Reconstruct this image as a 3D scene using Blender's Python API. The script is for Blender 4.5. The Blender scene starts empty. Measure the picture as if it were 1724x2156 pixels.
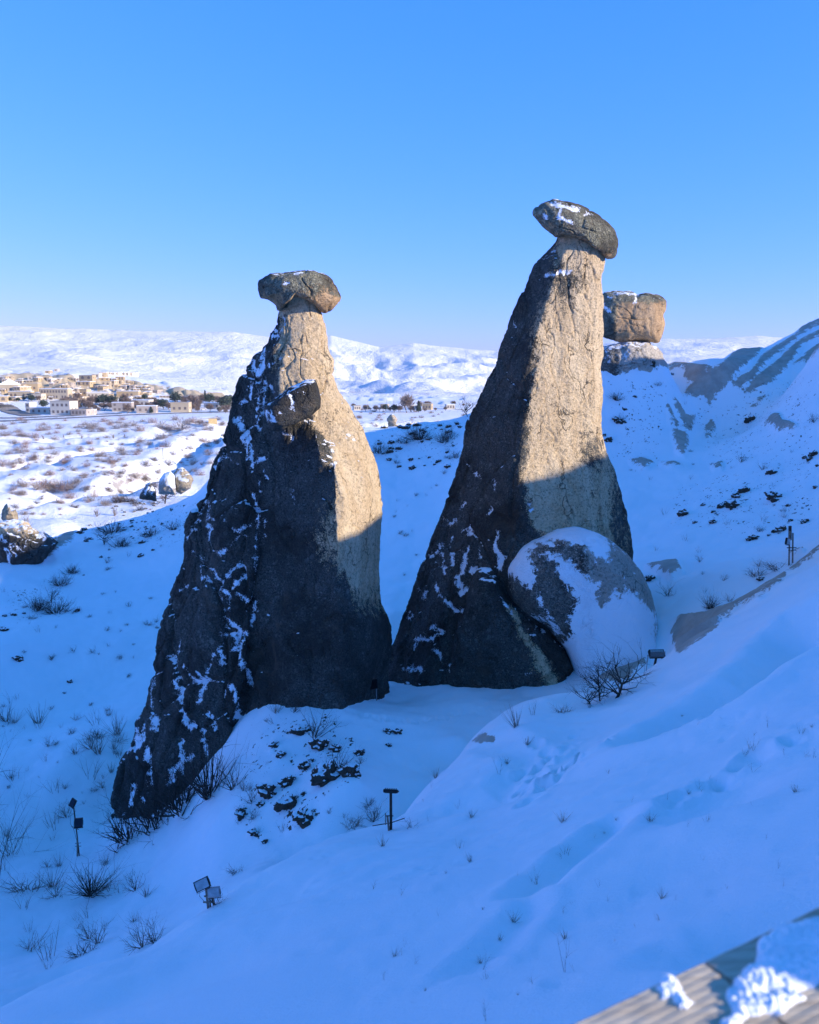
import bpy, math, random
import numpy as np
from mathutils import Vector, Matrix
random.seed(7)
rng = np.random.default_rng(7)
S = bpy.context.scene
COL = S.collection
R = math.radians

# ------------------------------------------------------------------ camera
FPX = 1750.0; IW = 1724.0; IH = 2156.0      # focal length and picture size in one common unit
PITCH = R(10.0)
cam = bpy.data.cameras.new('camera')
cam.sensor_fit = 'VERTICAL'; cam.sensor_height = 36.0; cam.lens = 36.0*FPX/IH
cam.clip_start = 0.05; cam.clip_end = 30000
cam.dof.use_dof = True; cam.dof.focus_distance = 34; cam.dof.aperture_fstop = 4.0
camo = bpy.data.objects.new('camera', cam); COL.objects.link(camo)
camo.location = (0, 0, 0); camo.rotation_euler = (R(90)-PITCH, 0, 0)
S.camera = camo

# ------------------------------------------------------------------ sun and sky
SUN_EL = R(16.7); SUN_AZ = R(111.7)          # azimuth clockwise from +Y
SH = np.array([math.sin(SUN_AZ), math.cos(SUN_AZ), math.tan(SUN_EL)])
sun = bpy.data.lights.new('sun', 'SUN'); sun.energy = 4.6; sun.angle = R(0.53); sun.color = (1.0, 0.86, 0.68)
suno = bpy.data.objects.new('sun', sun); COL.objects.link(suno)
suno.rotation_euler = Vector((-SH[0], -SH[1], -SH[2])).to_track_quat('-Z', 'Y').to_euler()
suno.location = (60, -30, 40)
world = bpy.data.worlds.new('World'); S.world = world; world.use_nodes = True
wn = world.node_tree; wn.nodes.clear()
wo = wn.nodes.new('ShaderNodeOutputWorld'); wb = wn.nodes.new('ShaderNodeBackground')
sky = wn.nodes.new('ShaderNodeTexSky'); sky.sky_type = 'NISHITA'; sky.sun_disc = False
sky.sun_elevation = SUN_EL; sky.sun_rotation = SUN_AZ; sky.altitude = 1100; sky.air_density = 1.0; sky.dust_density = 0.3; sky.ozone_density = 2.0
hs = wn.nodes.new('ShaderNodeHueSaturation'); hs.inputs['Saturation'].default_value = 1.0
tint = wn.nodes.new('ShaderNodeMix'); tint.data_type = 'RGBA'; tint.blend_type = 'MULTIPLY'; tint.inputs[0].default_value = 1
tint.inputs[7].default_value = (0.42, 0.78, 1.45, 1)
wn.links.new(sky.outputs[0], hs.inputs['Color']); wn.links.new(hs.outputs[0], tint.inputs[6])
sp = wn.nodes.new('ShaderNodeSeparateColor'); cb = wn.nodes.new('ShaderNodeCombineColor'); wn.links.new(tint.outputs[2], sp.inputs[0])
KX = .227                                     # brings the physical sky to display range; the camera's colour response follows
for i, (ga, gg) in enumerate(((1.10, 1.19), (.64, .58), (1.08, .92))):
    a = wn.nodes.new('ShaderNodeMath'); a.operation = 'MULTIPLY'; a.inputs[1].default_value = KX; wn.links.new(sp.outputs[i], a.inputs[0])
    b = wn.nodes.new('ShaderNodeMath'); b.operation = 'POWER'; b.inputs[1].default_value = gg; wn.links.new(a.outputs[0], b.inputs[0])
    c = wn.nodes.new('ShaderNodeMath'); c.operation = 'MULTIPLY'; c.inputs[1].default_value = ga/KX; wn.links.new(b.outputs[0], c.inputs[0]); wn.links.new(c.outputs[0], cb.inputs[i])
wn.links.new(cb.outputs[0], wb.inputs[0]); wn.links.new(wb.outputs[0], wo.inputs[0])
wb.inputs[1].default_value = 0.145
S.view_settings.view_transform = 'Standard'; S.view_settings.look = 'None'
S.view_settings.gamma = 1; S.view_settings.exposure = 0.72; S.view_settings.use_curve_mapping = False

# ------------------------------------------------------------------ helpers
CP, SP = math.cos(PITCH), math.sin(PITCH)
def W(px, py, D):
    """point at forward distance D that is seen at (px, py)"""
    px = np.asarray(px, float); py = np.asarray(py, float); D = np.asarray(D, float)
    u = (px-IW/2)/FPX; v = (IH/2-py)/FPX
    dy = CP+v*SP; dz = -SP+v*CP; t = D/dy
    return np.stack(np.broadcast_arrays(u*t, D, dz*t), -1)
def proj(P):
    f = P[..., 1]*CP-P[..., 2]*SP; up = P[..., 1]*SP+P[..., 2]*CP
    f = np.where(f < .01, .01, f)
    return IW/2+FPX*P[..., 0]/f, IH/2-FPX*up/f, f
_h = np.random.default_rng(3); PERM = _h.permutation(256); PERM = np.concatenate([PERM, PERM, PERM])
_g = _h.normal(size=(256, 3)); _g /= np.linalg.norm(_g, axis=1)[:, None]
def perlin(x, y, z):
    x, y, z = np.broadcast_arrays(np.asarray(x, float), np.asarray(y, float), np.asarray(z, float))
    xi = np.floor(x); yi = np.floor(y); zi = np.floor(z); x = x-xi; y = y-yi; z = z-zi
    xi = xi.astype(np.int64) & 255; yi = yi.astype(np.int64) & 255; zi = zi.astype(np.int64) & 255
    u = x*x*x*(x*(x*6-15)+10); v = y*y*y*(y*(y*6-15)+10); w = z*z*z*(z*(z*6-15)+10)
    def c(i, j, k):
        g = _g[PERM[PERM[PERM[(xi+i) & 255]+((yi+j) & 255)]+((zi+k) & 255)]]
        return g[..., 0]*(x-i)+g[..., 1]*(y-j)+g[..., 2]*(z-k)
    def L(a, b, t): return a+(b-a)*t
    return L(L(L(c(0, 0, 0), c(1, 0, 0), u), L(c(0, 1, 0), c(1, 1, 0), u), v),
             L(L(c(0, 0, 1), c(1, 0, 1), u), L(c(0, 1, 1), c(1, 1, 1), u), v), w)
def fbm(x, y, z, o=4, g=.5):
    s = 0; a = 1; f = 1
    for i in range(o):
        s = s+a*perlin(x*f+i*17.3, y*f+i*5.1, z*f+i*9.7); a *= g; f *= 2.03
    return s
def ridged(x, y, z, o=3):
    s = 0; a = 1; f = 1
    for i in range(o):
        n = 1-np.abs(perlin(x*f+i*7.3, y*f+i*3.1, z*f+i*4.7))*2
        s = s+a*n*n; a *= .5; f *= 2.1
    return s
def worley(x, y, z, sd=0):
    x, y, z = np.broadcast_arrays(x, y, z); xi = np.floor(x).astype(np.int64); yi = np.floor(y).astype(np.int64); zi = np.floor(z).astype(np.int64)
    f1 = np.full(x.shape, 9.0); f2 = f1.copy(); cid = np.zeros(x.shape)
    for i in (-1, 0, 1):
        for j in (-1, 0, 1):
            for k in (-1, 0, 1):
                h = PERM[PERM[PERM[(xi+i+sd) & 255]+((yi+j) & 255)]+((zi+k) & 255)]
                px = xi+i+.5+.42*_g[h, 0]; py = yi+j+.5+.42*_g[h, 1]; pz = zi+k+.5+.42*_g[h, 2]
                d = np.sqrt((px-x)**2+(py-y)**2+(pz-z)**2); n = d < f1
                f2 = np.where(n, f1, np.minimum(f2, d)); cid = np.where(n, h/255., cid); f1 = np.where(n, d, f1)
    return f1, f2, cid
def sstep(a, b, x):
    t = np.clip((x-a)/(b-a), 0, 1); return t*t*(3-2*t)
def segd(px, py, a, b):
    ax, ay = a; bx, by = b; dx = bx-ax; dy = by-ay; L2 = dx*dx+dy*dy+1e-9
    t = np.clip(((px-ax)*dx+(py-ay)*dy)/L2, 0, 1)
    return np.hypot(px-ax-t*dx, py-ay-t*dy)
def field(px, py, polys=(), lines=()):
    """signed distance to traced outlines: positive inside"""
    out = np.full(px.shape, -30.0)
    for P in polys:
        P = np.array(P, float); lo = P.min(0)-30; hi = P.max(0)+30
        m = (px > lo[0]) & (px < hi[0]) & (py > lo[1]) & (py < hi[1])
        if not m.any(): continue
        x = px[m]; y = py[m]; d = np.full(x.shape, 1e9); ins = np.zeros(x.shape, bool)
        for i in range(len(P)):
            a = P[i]; b = P[(i+1) % len(P)]
            d = np.minimum(d, segd(x, y, a, b))
            c = ((a[1] > y) != (b[1] > y)) & (x < (b[0]-a[0])*(y-a[1])/((b[1]-a[1]) or 1e-9)+a[0])
            ins ^= c
        out[m] = np.maximum(out[m], np.where(ins, d, -d))
    for w, P in lines:
        P = [tuple(p) for p in P]
        if len(P) == 1: P = [P[0], (P[0][0]+.5, P[0][1])]
        A = np.array(P, float); lo = A.min(0)-30-w; hi = A.max(0)+30+w
        m = (px > lo[0]) & (px < hi[0]) & (py > lo[1]) & (py < hi[1])
        if not m.any(): continue
        x = px[m]; y = py[m]; d = np.full(x.shape, 1e9)
        for a, b in zip(P[:-1], P[1:]): d = np.minimum(d, segd(x, y, a, b))
        out[m] = np.maximum(out[m], w-d)
    return np.clip(out, -30, 30)
def cv(pts, ox, oy, k): return [(ox+x/k, oy+y/k) for x, y in pts]
def cl(lines, ox, oy, k): return [(w/k*.5, cv(P, ox, oy, k)) for w, P in lines]

def mesh_np(name, verts, faces, attrs=None, smooth=True):
    me = bpy.data.meshes.new(name)
    verts = np.asarray(verts, np.float32); n = len(verts)
    faces = np.asarray(faces, np.int32); k = faces.shape[1]; m = len(faces)
    me.vertices.add(n); me.vertices.foreach_set('co', verts.ravel())
    me.loops.add(m*k); me.loops.foreach_set('vertex_index', faces.ravel())
    me.polygons.add(m); me.polygons.foreach_set('loop_start', np.arange(0, m*k, k, dtype=np.int32))
    try: me.polygons.foreach_set('loop_total', np.full(m, k, np.int32))
    except Exception: pass
    if smooth: me.polygons.foreach_set('use_smooth', np.ones(m, bool))
    for an, av in (attrs or {}).items():
        a = me.attributes.new(an, 'FLOAT', 'POINT'); a.data.foreach_set('value', np.asarray(av, np.float32).ravel())
    me.update(calc_edges=True); me.validate()
    return me
def link(name, me, mat=None, parent=None, loc=None):
    o = bpy.data.objects.new(name, me); COL.objects.link(o)
    if mat is not None and me is not None and len(me.materials) == 0: me.materials.append(mat)
    if parent: o.parent = parent
    if loc is not None: o.location = loc
    return o
def tag(o, label=None, cat=None, group=None, kind=None):
    for k, v in (('label', label), ('category', cat), ('group', group), ('kind', kind)):
        if v: o[k] = v
    return o
def thing(name, label, cat, loc, rz=0, group=None):
    o = bpy.data.objects.new(name, None); COL.objects.link(o); o.empty_display_size = .2
    o.location = loc; o.rotation_euler = (0, 0, rz)
    return tag(o, label, cat, group)
def copy_tree(o, parent=None):
    c = o.copy(); COL.objects.link(c)
    if parent: c.parent = parent
    for ch in CH.get(o.name, []): 
        d = ch.copy(); COL.objects.link(d); d.parent = c
        for g in CH.get(ch.name, []):
            e = g.copy(); COL.objects.link(e); e.parent = d
    return c
CH = {}
def part(name, me, mat, parent, loc=None):
    o = link(name, me, mat, parent, loc); CH.setdefault(parent.name, []).append(o); return o
class MB:
    def __init__(s): s.v = []; s.f = []
    def add(s, v, f):
        n = len(s.v); s.v += [tuple(p) for p in v]; s.f += [tuple(i+n for i in q) for q in f]; return s
    def box(s, c, d, rot=None):
        c = Vector(c); M = rot or Matrix.Identity(3)
        V = [c+M @ Vector((sx*d[0]/2, sy*d[1]/2, sz*d[2]/2)) for sx in (-1, 1) for sy in (-1, 1) for sz in (-1, 1)]
        return s.add(V, [(0, 1, 3, 2), (4, 6, 7, 5), (0, 4, 5, 1), (2, 3, 7, 6), (0, 2, 6, 4), (1, 5, 7, 3)])
    def tube(s, pts, rad, n=5, cap=True):
        pts = [Vector(p) for p in pts]
        if not hasattr(rad, '__len__'): rad = [rad]*len(pts)
        V = []; up = Vector((0.13, .21, 1)).normalized()
        for i, p in enumerate(pts):
            d = (pts[min(i+1, len(pts)-1)]-pts[max(i-1, 0)])
            if d.length < 1e-9: d = Vector((0, 0, 1))
            d.normalize(); a = d.cross(up)
            if a.length < 1e-3: a = d.cross(Vector((1, 0, 0)))
            a.normalize(); b = d.cross(a)
            for k in range(n):
                t = 2*math.pi*k/n; V.append(p+(a*math.cos(t)+b*math.sin(t))*rad[i])
        F = []
        for i in range(len(pts)-1):
            for k in range(n):
                q = (k+1) % n; F.append((i*n+k, i*n+q, (i+1)*n+q, (i+1)*n+k))
        if cap and n > 2: F.append(tuple(range(n-1, -1, -1))); F.append(tuple((len(pts)-1)*n+k for k in range(n)))
        return s.add(V, F)
    def mesh(s, name, smooth=False):
        me = bpy.data.meshes.new(name); me.from_pydata(s.v, [], s.f); me.update()
        if smooth: me.polygons.foreach_set('use_smooth', [True]*len(me.polygons))
        return me

# ------------------------------------------------------------------ materials
class N:
    def __init__(s, name):
        s.m = bpy.data.materials.new(name); s.m.use_nodes = True; s.t = s.m.node_tree; s.t.nodes.clear()
        s.out = s.t.nodes.new('ShaderNodeOutputMaterial'); s.b = s.t.nodes.new('ShaderNodeBsdfPrincipled')
        s.t.links.new(s.b.outputs[0], s.out.inputs[0]); s.b.inputs['Specular IOR Level'].default_value = .25
        s.b.inputs['Roughness'].default_value = .85
        s._pos = None
    def n(s, t, **kw):
        q = s.t.nodes.new(t)
        for k, v in kw.items(): setattr(q, k, v)
        return q
    def L(s, a, b): s.t.links.new(a, b)
    def val(s, sock, v):
        if isinstance(v, (int, float)): sock.default_value = v
        elif isinstance(v, tuple): sock.default_value = v if len(v) == 4 else (*v, 1)
        else: s.L(v, sock)
    def pos(s):
        if s._pos is None: s._pos = s.n('ShaderNodeNewGeometry').outputs['Position']
        return s._pos
    def objco(s): return s.n('ShaderNodeTexCoord').outputs['Object']
    def scale(s, v, sc):
        q = s.n('ShaderNodeVectorMath', operation='MULTIPLY'); s.L(v, q.inputs[0]); q.inputs[1].default_value = sc; return q.outputs[0]
    def noise(s, sc, det=4, rough=.55, vec=None, dist=0):
        q = s.n('ShaderNodeTexNoise'); s.L(vec or s.pos(), q.inputs['Vector']); q.inputs['Scale'].default_value = sc
        q.inputs['Detail'].default_value = det; q.inputs['Roughness'].default_value = rough; q.inputs['Distortion'].default_value = dist
        return q.outputs[0]
    def voro(s, sc, feat='F1', vec=None, out=0):
        q = s.n('ShaderNodeTexVoronoi', feature=feat); s.L(vec or s.pos(), q.inputs['Vector']); q.inputs['Scale'].default_value = sc
        return q.outputs[out]
    def attr(s, a): q = s.n('ShaderNodeAttribute'); q.attribute_name = a; return q.outputs['Fac']
    def math(s, op, a, b=0.0, c=None):
        q = s.n('ShaderNodeMath', operation=op); s.val(q.inputs[0], a); s.val(q.inputs[1], b)
        if c is not None: s.val(q.inputs[2], c)
        return q.outputs[0]
    def ramp(s, x, a, b, o0=0.0, o1=1.0):
        q = s.n('ShaderNodeMapRange', interpolation_type='SMOOTHSTEP'); s.val(q.inputs[0], x)
        q.inputs[1].default_value = a; q.inputs[2].default_value = b; q.inputs[3].default_value = o0; q.inputs[4].default_value = o1
        return q.outputs[0]
    def mix(s, f, a, b):
        q = s.n('ShaderNodeMix', data_type='RGBA'); s.val(q.inputs[0], f); s.val(q.inputs[6], a); s.val(q.inputs[7], b); return q.outputs[2]
    def fmix(s, f, a, b):
        q = s.n('ShaderNodeMix', data_type='FLOAT'); s.val(q.inputs[0], f); s.val(q.inputs[2], a); s.val(q.inputs[3], b); return q.outputs[0]
    def bump(s, h, strength, dist, nrm=None):
        q = s.n('ShaderNodeBump'); s.val(q.inputs['Height'], h); q.inputs['Strength'].default_value = strength; q.inputs['Distance'].default_value = dist
        if nrm: s.L(nrm, q.inputs['Normal'])
        return q.outputs[0]
    def normz(s):
        g = s.n('ShaderNodeNewGeometry'); x = s.n('ShaderNodeSeparateXYZ'); s.L(g.outputs['Normal'], x.inputs[0]); return x.outputs['Z']
SNOWC = (.84, .88, .93)
def simple(name, col, rough=.8, metal=0.0, var=.25, sc=8.0, bump=0.0):
    k = N(name); n = k.noise(sc, 3, vec=k.objco())
    lo = tuple(c*(1-var) for c in col); hi = tuple(min(1, c*(1+var)) for c in col)
    k.L(k.mix(k.ramp(n, .3, .7), lo, hi), k.b.inputs['Base Color'])
    k.b.inputs['Roughness'].default_value = rough; k.b.inputs['Metallic'].default_value = metal
    if bump: k.L(k.bump(n, .6, bump), k.b.inputs['Normal'])
    return k.m
def rock_material(name, tan, tan2, lich, lich2, cellsc=9.0, snowslope=True, fine=1.0, sthr=.80, snamp=1.0):
    k = N(name)
    big = k.noise(.6*fine, 5, .6); mid = k.noise(3.5*fine, 6, .65); fin = k.noise(22*fine, 5, .7)
    streak = k.noise(1.6*fine, 5, .6, vec=k.scale(k.pos(), (1, 1, .22)))
    base = k.mix(k.ramp(streak, .35, .68), tan, tan2)
    base = k.mix(k.ramp(mid, .58, .75, 0, .55), base, tuple(c*.55 for c in tan))
    base = k.mix(k.ramp(fin, .60, .78, 0, .5), base, tuple(c*.5 for c in tan2))
    grain = k.noise(11*fine, 4, .8); base = k.mix(k.ramp(grain, .50, .64, 0, .75), base, tuple(c*.42 for c in tan)); base = k.mix(k.ramp(grain, .46, .34, 0, .5), base, tuple(min(1, c*1.25) for c in tan2))
    wv = k.n('ShaderNodeVectorMath', operation='ADD'); k.L(k.scale(k.pos(), (.62*fine, .62*fine, .22*fine)), wv.inputs[0])
    nv = k.n('ShaderNodeTexNoise'); k.L(k.pos(), nv.inputs['Vector']); nv.inputs['Scale'].default_value = 1.4*fine; nv.inputs['Detail'].default_value = 4; k.L(k.scale(nv.outputs[1], (.8, .8, .8)), wv.inputs[1])
    crack = k.math('MULTIPLY', k.ramp(k.voro(1.0, 'DISTANCE_TO_EDGE', vec=wv.outputs[0]), 0.0, .022, 1, 0), k.ramp(k.noise(.7*fine, 3), .46, .60))
    base = k.mix(k.math('MULTIPLY', crack, .8), base, tuple(c*.22 for c in tan))
    # lichen crust
    vc = k.voro(cellsc*fine, out=0); vc2 = k.voro(cellsc*2.4*fine, out=0)
    crust = k.math('MULTIPLY', k.ramp(vc, .15, .5, 1, 0), k.ramp(mid, .4, .6))
    lc = k.mix(k.ramp(fin, .38, .62), lich, lich2)
    lc = k.mix(k.math('MULTIPLY', crust, .75), lc, tuple(min(1, c*1.9) for c in lich2))
    lc = k.mix(k.ramp(vc2, .5, .75, 0, .7), lc, tuple(c*.35 for c in lich))
    vcc = k.voro(3.1*fine, out=1); cells = k.math('MULTIPLY', k.ramp(vcc, .60, .66), k.ramp(k.voro(3.1*fine, out=0), .34, .26))
    lc = k.mix(k.math('MULTIPLY', cells, k.ramp(mid, .42, .55, 0, .6)), lc, tuple(min(1, c*1.5+.03) for c in lich2))
    lc = k.mix(k.ramp(k.noise(.45*fine, 5, .65), .42, .62, 0, .75), lc, (.030, .027, .023)); lc = k.mix(k.ramp(k.noise(.8*fine, 4, .6, dist=1.0), .55, .72, 0, .6), lc, (.13, .105, .078))
    pit = k.ramp(k.voro(7*fine, out=0), .10, .04); base = k.mix(k.math('MULTIPLY', pit, .8), base, tuple(c*.3 for c in tan))
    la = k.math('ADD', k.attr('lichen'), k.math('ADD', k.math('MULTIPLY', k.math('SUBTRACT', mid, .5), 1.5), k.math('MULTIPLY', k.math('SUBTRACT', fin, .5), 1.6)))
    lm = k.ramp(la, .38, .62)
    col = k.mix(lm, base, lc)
    # snow lodged in joints and on ledges
    sn = k.math('ADD', k.attr('snow'), k.math('ADD', k.math('MULTIPLY', k.math('SUBTRACT', k.noise(5*fine, 6, .7), .5), 26.0*snamp), k.math('MULTIPLY', k.math('SUBTRACT', fin, .5), 16.0*snamp)))
    sm = k.ramp(sn, -.6, .8)
    if snowslope:
        nz = k.math('ADD', k.normz(), k.math('MULTIPLY', k.math('SUBTRACT', mid, .5), 1.1))
        sm = k.math('MAXIMUM', sm, k.ramp(nz, sthr, sthr+.06))
    col = k.mix(sm, col, SNOWC)
    k.L(col, k.b.inputs['Base Color'])
    h = k.math('SUBTRACT', k.math('ADD', k.math('MULTIPLY', mid, .9), k.math('MULTIPLY', grain, .5)), k.math('ADD', k.math('MULTIPLY', pit, .5), k.math('MULTIPLY', crack, .7))); h = k.math('ADD', h, k.math('ADD', k.math('MULTIPLY', fin, .35), k.math('MULTIPLY', k.math('MULTIPLY', vc2, lm), .35)))
    h = k.math('ADD', k.math('MULTIPLY', h, k.math('SUBTRACT', 1.0, k.math('MULTIPLY', sm, .8))), k.math('MULTIPLY', sm, .5))
    k.L(k.bump(h, 1.0, .16/fine), k.b.inputs['Normal'])
    k.b.inputs['Roughness'].default_value = .9
    return k.m
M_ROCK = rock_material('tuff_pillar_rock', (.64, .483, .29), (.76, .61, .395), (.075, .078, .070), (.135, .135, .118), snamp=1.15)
M_CAP = rock_material('basalt_cap_rock', (.50, .33, .18), (.62, .44, .26), (.20, .20, .145), (.34, .33, .24), sthr=.97)
M_DOME = rock_material('pale_grey_tuff', (.50, .45, .38), (.58, .53, .45), (.15, .145, .125), (.23, .22, .19), 7.0, snamp=2.3)

def terrain_material(name, far=False):
    k = N(name)
    fin = k.noise(9, 6, .7); mid = k.noise(1.3, 6, .65); c2 = k.noise(5.5, 4, .6)
    rockc = k.mix(k.ramp(mid, .35, .65), (.38, .33, .28), (.47, .42, .36))
    rockc = k.mix(k.ramp(fin, .6, .75, 0, .6), rockc, (.16, .14, .12))
    soil = k.mix(k.ramp(fin, .35, .65), (.035, .030, .026), (.11, .088, .065))
    snow = k.mix(k.ramp(k.noise(.35, 4), .35, .7), (.86, .90, .94), (.90, .93, .96))
    ra = k.math('ADD', k.attr('rock'), k.math('ADD', k.math('MULTIPLY', k.math('SUBTRACT', k.noise(2.2, 7, .75), .5), 32.0), k.math('MULTIPLY', k.math('SUBTRACT', fin, .5), 10.0)))
    rm = k.ramp(ra, -.8, .8)
    sa = k.math('ADD', k.attr('soil'), k.math('ADD', k.math('MULTIPLY', k.math('SUBTRACT', c2, .5), 2.6), k.math('MULTIPLY', k.math('SUBTRACT', mid, .5), 1.4)))
    so = k.ramp(sa, .98, 1.06)
    col = k.mix(rm, snow, rockc); col = k.mix(so, col, soil)
    k.L(col, k.b.inputs['Base Color'])
    h = k.math('ADD', k.math('MULTIPLY', fin, k.fmix(rm, .18, .8)), k.math('MULTIPLY', mid, .55))
    h = k.math('ADD', h, k.math('MULTIPLY', so, -.6))
    k.L(k.bump(k.math('ADD', k.math('MULTIPLY', k.noise(28, 5, .75), .25)  , h), .6, .09), k.b.inputs['Normal'])
    k.b.inputs['Roughness'].default_value = .75
    return k.m
def plain_material():
    k = N('snowy_valley_surface')
    n1 = k.noise(.06, 8, .68, vec=k.scale(k.pos(), (1, .45, 1))); n2 = k.noise(.35, 6, .7, vec=k.scale(k.pos(), (1, .5, 1))); n3 = k.noise(1.5, 4, .7)
    snow = k.mix(k.ramp(n1, .3, .7), (.78, .81, .87), (.87, .88, .90))
    brown = k.mix(n3, (.24, .19, .15), (.36, .30, .23))
    sa = k.math('ADD', k.attr('soil'), k.math('ADD', k.math('MULTIPLY', k.math('SUBTRACT', n1, .5), 2.4), k.math('MULTIPLY', k.math('SUBTRACT', n2, .5), 2.8)))
    col = k.mix(k.ramp(sa, .62, .95, 0, .8), snow, brown)
    ra = k.math('ADD', k.attr('rock'), k.math('ADD', k.math('MULTIPLY', k.math('SUBTRACT', n2, .5), 18.0), k.math('MULTIPLY', k.math('SUBTRACT', n3, .5), 10.0)))
    cream = k.mix(k.noise(.25, 6, .7), (.42, .33, .21), (.62, .51, .34))
    col = k.mix(k.ramp(ra, -1, 1.5), col, cream)
    k.L(col, k.b.inputs['Base Color'])
    k.L(k.bump(k.math('ADD', n2, k.math('MULTIPLY', n3, .3)), .7, .9), k.b.inputs['Normal'])
    return k.m
def hill_material():
    k = N('snowy_hill_surface')
    n1 = k.noise(.012, 8, .68, vec=k.scale(k.pos(), (1, .5, 1.5))); n2 = k.noise(.05, 7, .72, vec=k.scale(k.pos(), (1, .4, 2))); n3 = k.noise(.004, 5)
    col = k.mix(k.ramp(n3, .3, .7), (.80, .82, .86), (.88, .88, .90))
    sa = k.math('ADD', k.math('MULTIPLY', n1, .9), k.math('ADD', k.math('MULTIPLY', n2, .8), k.attr('soil')))
    col = k.mix(k.ramp(sa, .90, 1.15, 0, .55), col, (.33, .30, .31))
    k.L(col, k.b.inputs['Base Color'])
    k.L(k.bump(k.math('ADD', n1, k.math('MULTIPLY', n2, .45)), .9, 16), k.b.inputs['Normal'])
    return k.m
M_GROUND = terrain_material('trodden_snow_on_tuff'); M_PLAIN = plain_material(); M_HILL = hill_material()
M_TWIG = simple('dark_bark', (.055, .042, .035), var=.4, sc=20)
M_TWIG2 = simple('grey_brown_bark', (.20, .155, .13), var=.3, sc=5)
M_STRAW = simple('dry_stalk', (.17, .125, .08), var=.4, sc=20)
M_SNOW = simple('lumpy_snow', SNOWC, .7, var=.04, sc=30, bump=.01)
M_EARTH = simple('dark_earth', (.045, .038, .032), .95, var=.6, sc=9, bump=.03)
M_STEEL = simple('rusty_steel', (.05, .035, .03), .6, .3, var=.4, sc=30)
M_BLACK = simple('black_painted_metal', (.018, .019, .022), .45, .2, var=.3)
M_GLASS = simple('dark_lamp_glass', (.02, .03, .05), .08, 0, var=.1)
M_FROST = simple('frosted_lamp_glass', (.35, .40, .45), .35, 0, var=.2)
M_GALV = simple('galvanised_metal', (.32, .32, .33), .45, .6, var=.2, sc=20)
M_STAKE = simple('weathered_stake', (.22, .18, .15), .85, var=.35, sc=20)
M_PINE = simple('dark_evergreen_foliage', (.06, .085, .065), .9, var=.5, sc=.6)
M_TRUNK = simple('grey_trunk', (.13, .10, .08), .9)

# ------------------------------------------------------------------ terrain heights
ctrl = [  # (px, py, D) points of the gully, its slopes and its crests
 (0,2123,9),(61,2089,10),(187,2051,10.5),(341,1997,12),(443,1919,13),(526,1864,14),(626,1795,15.5),(718,1764,16.8),(825,1745,18),
 (880,1664,19.3),(956,1590,21.5),(1000,1535,22.5),(1057,1489,23.5),(1134,1467,24.5),(1211,1476,24.5),(1301,1461,24.5),(1343,1434,24.5),(1421,1382,25),(1504,1323,25.5),(1584,1272,26),(1664,1213,26.8),(1724,1178,27.5),
 (300,2100,8.5),(600,2100,6),(600,1950,10),(900,2100,5),(900,1900,8.5),(900,1780,13),(1200,2100,4),(1200,1900,7),(1200,1700,12),(1200,1560,18),(1500,1950,5),(1500,1700,9),(1500,1500,15),(1500,1400,20),(1724,1850,5),(1724,1600,9),(1724,1400,14),(1724,1290,19),
 (100,2000,20),(300,1940,19),(200,1850,25),(400,1830,22),(50,1700,31),(100,1500,41),(0,1350,46),(200,1250,58),(300,1150,66),(400,1060,76),(200,1108,86),(100,1150,68),(0,1215,60),(480,960,76),
 (0,1900,24),(-100,1800,28),(150,1620,33),
 (235,1715,31.5),(320,1706,29.6),(420,1616,28.4),(350,1775,25),(450,1720,22.5),(520,1500,28),(600,1750,20.8),(650,1600,24),(640,1445,28.5),(560,1600,24.5),(560,1820,17.5),(760,1640,21.5),
 (870,1600,24),(830,1480,30),(760,1450,30.5),(960,1540,25),(900,1460,30),(1000,1470,29),(700,1700,20.6),
 (1250,1445,29.6),(1300,1405,30.2),(1350,1370,30.6),(1392,1310,31.6),(830,1300,44),(900,1200,51),(850,1100,59),(880,980,68),(790,943,72),(980,877,74),(880,905,73),(900,1350,42),
 (1265,788,63),(1330,774,63),(1400,766,64),(1470,773,66),(1300,830,61.5),(1300,900,60),(1350,1000,54),(1345,1100,47),(1340,1180,41),(1400,1250,35),(1420,1345,30),(1440,1290,30),(1570,1250,30),(1724,1150,31),
 (1450,1200,36.5),(1600,1140,38),(1724,1090,38),(1450,1030,50),(1550,950,54),(1724,950,47),(1600,880,60),(1480,900,63),(1440,830,66),(1505,772,76),(1540,747,77),(1580,739,77),(1620,728,77),(1680,696,76),(1724,680,75),(1724,800,62),(1560,1060,44)]
pts = [W(*c) for c in ctrl]
for (a, b, c) in ctrl[:17]:                  # ground falls away behind the near crest
    p = W(a, b, c*1.09+.5); p[2] -= (.75 if c < 20 else .55); pts.append(p)
    q = W(a, b, c*.90-.2); q[2] -= .22; pts.append(q)
def sunpt(px, py, D, t, dz=0):
    p = W(px, py, D); return p+SH*t+np.array([0, 0, dz])
pts += [sunpt(1190, 1006, 34.3, 32), sunpt(1190, 1006, 34.3, 28), sunpt(775, 1108, 30, 36), sunpt(790, 943, 72, 36, .2), sunpt(400, 1060, 76, 62, 1.5), sunpt(850, 1745, 17, 33, 1), sunpt(60, 1188, 62, 68, .6)]
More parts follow.
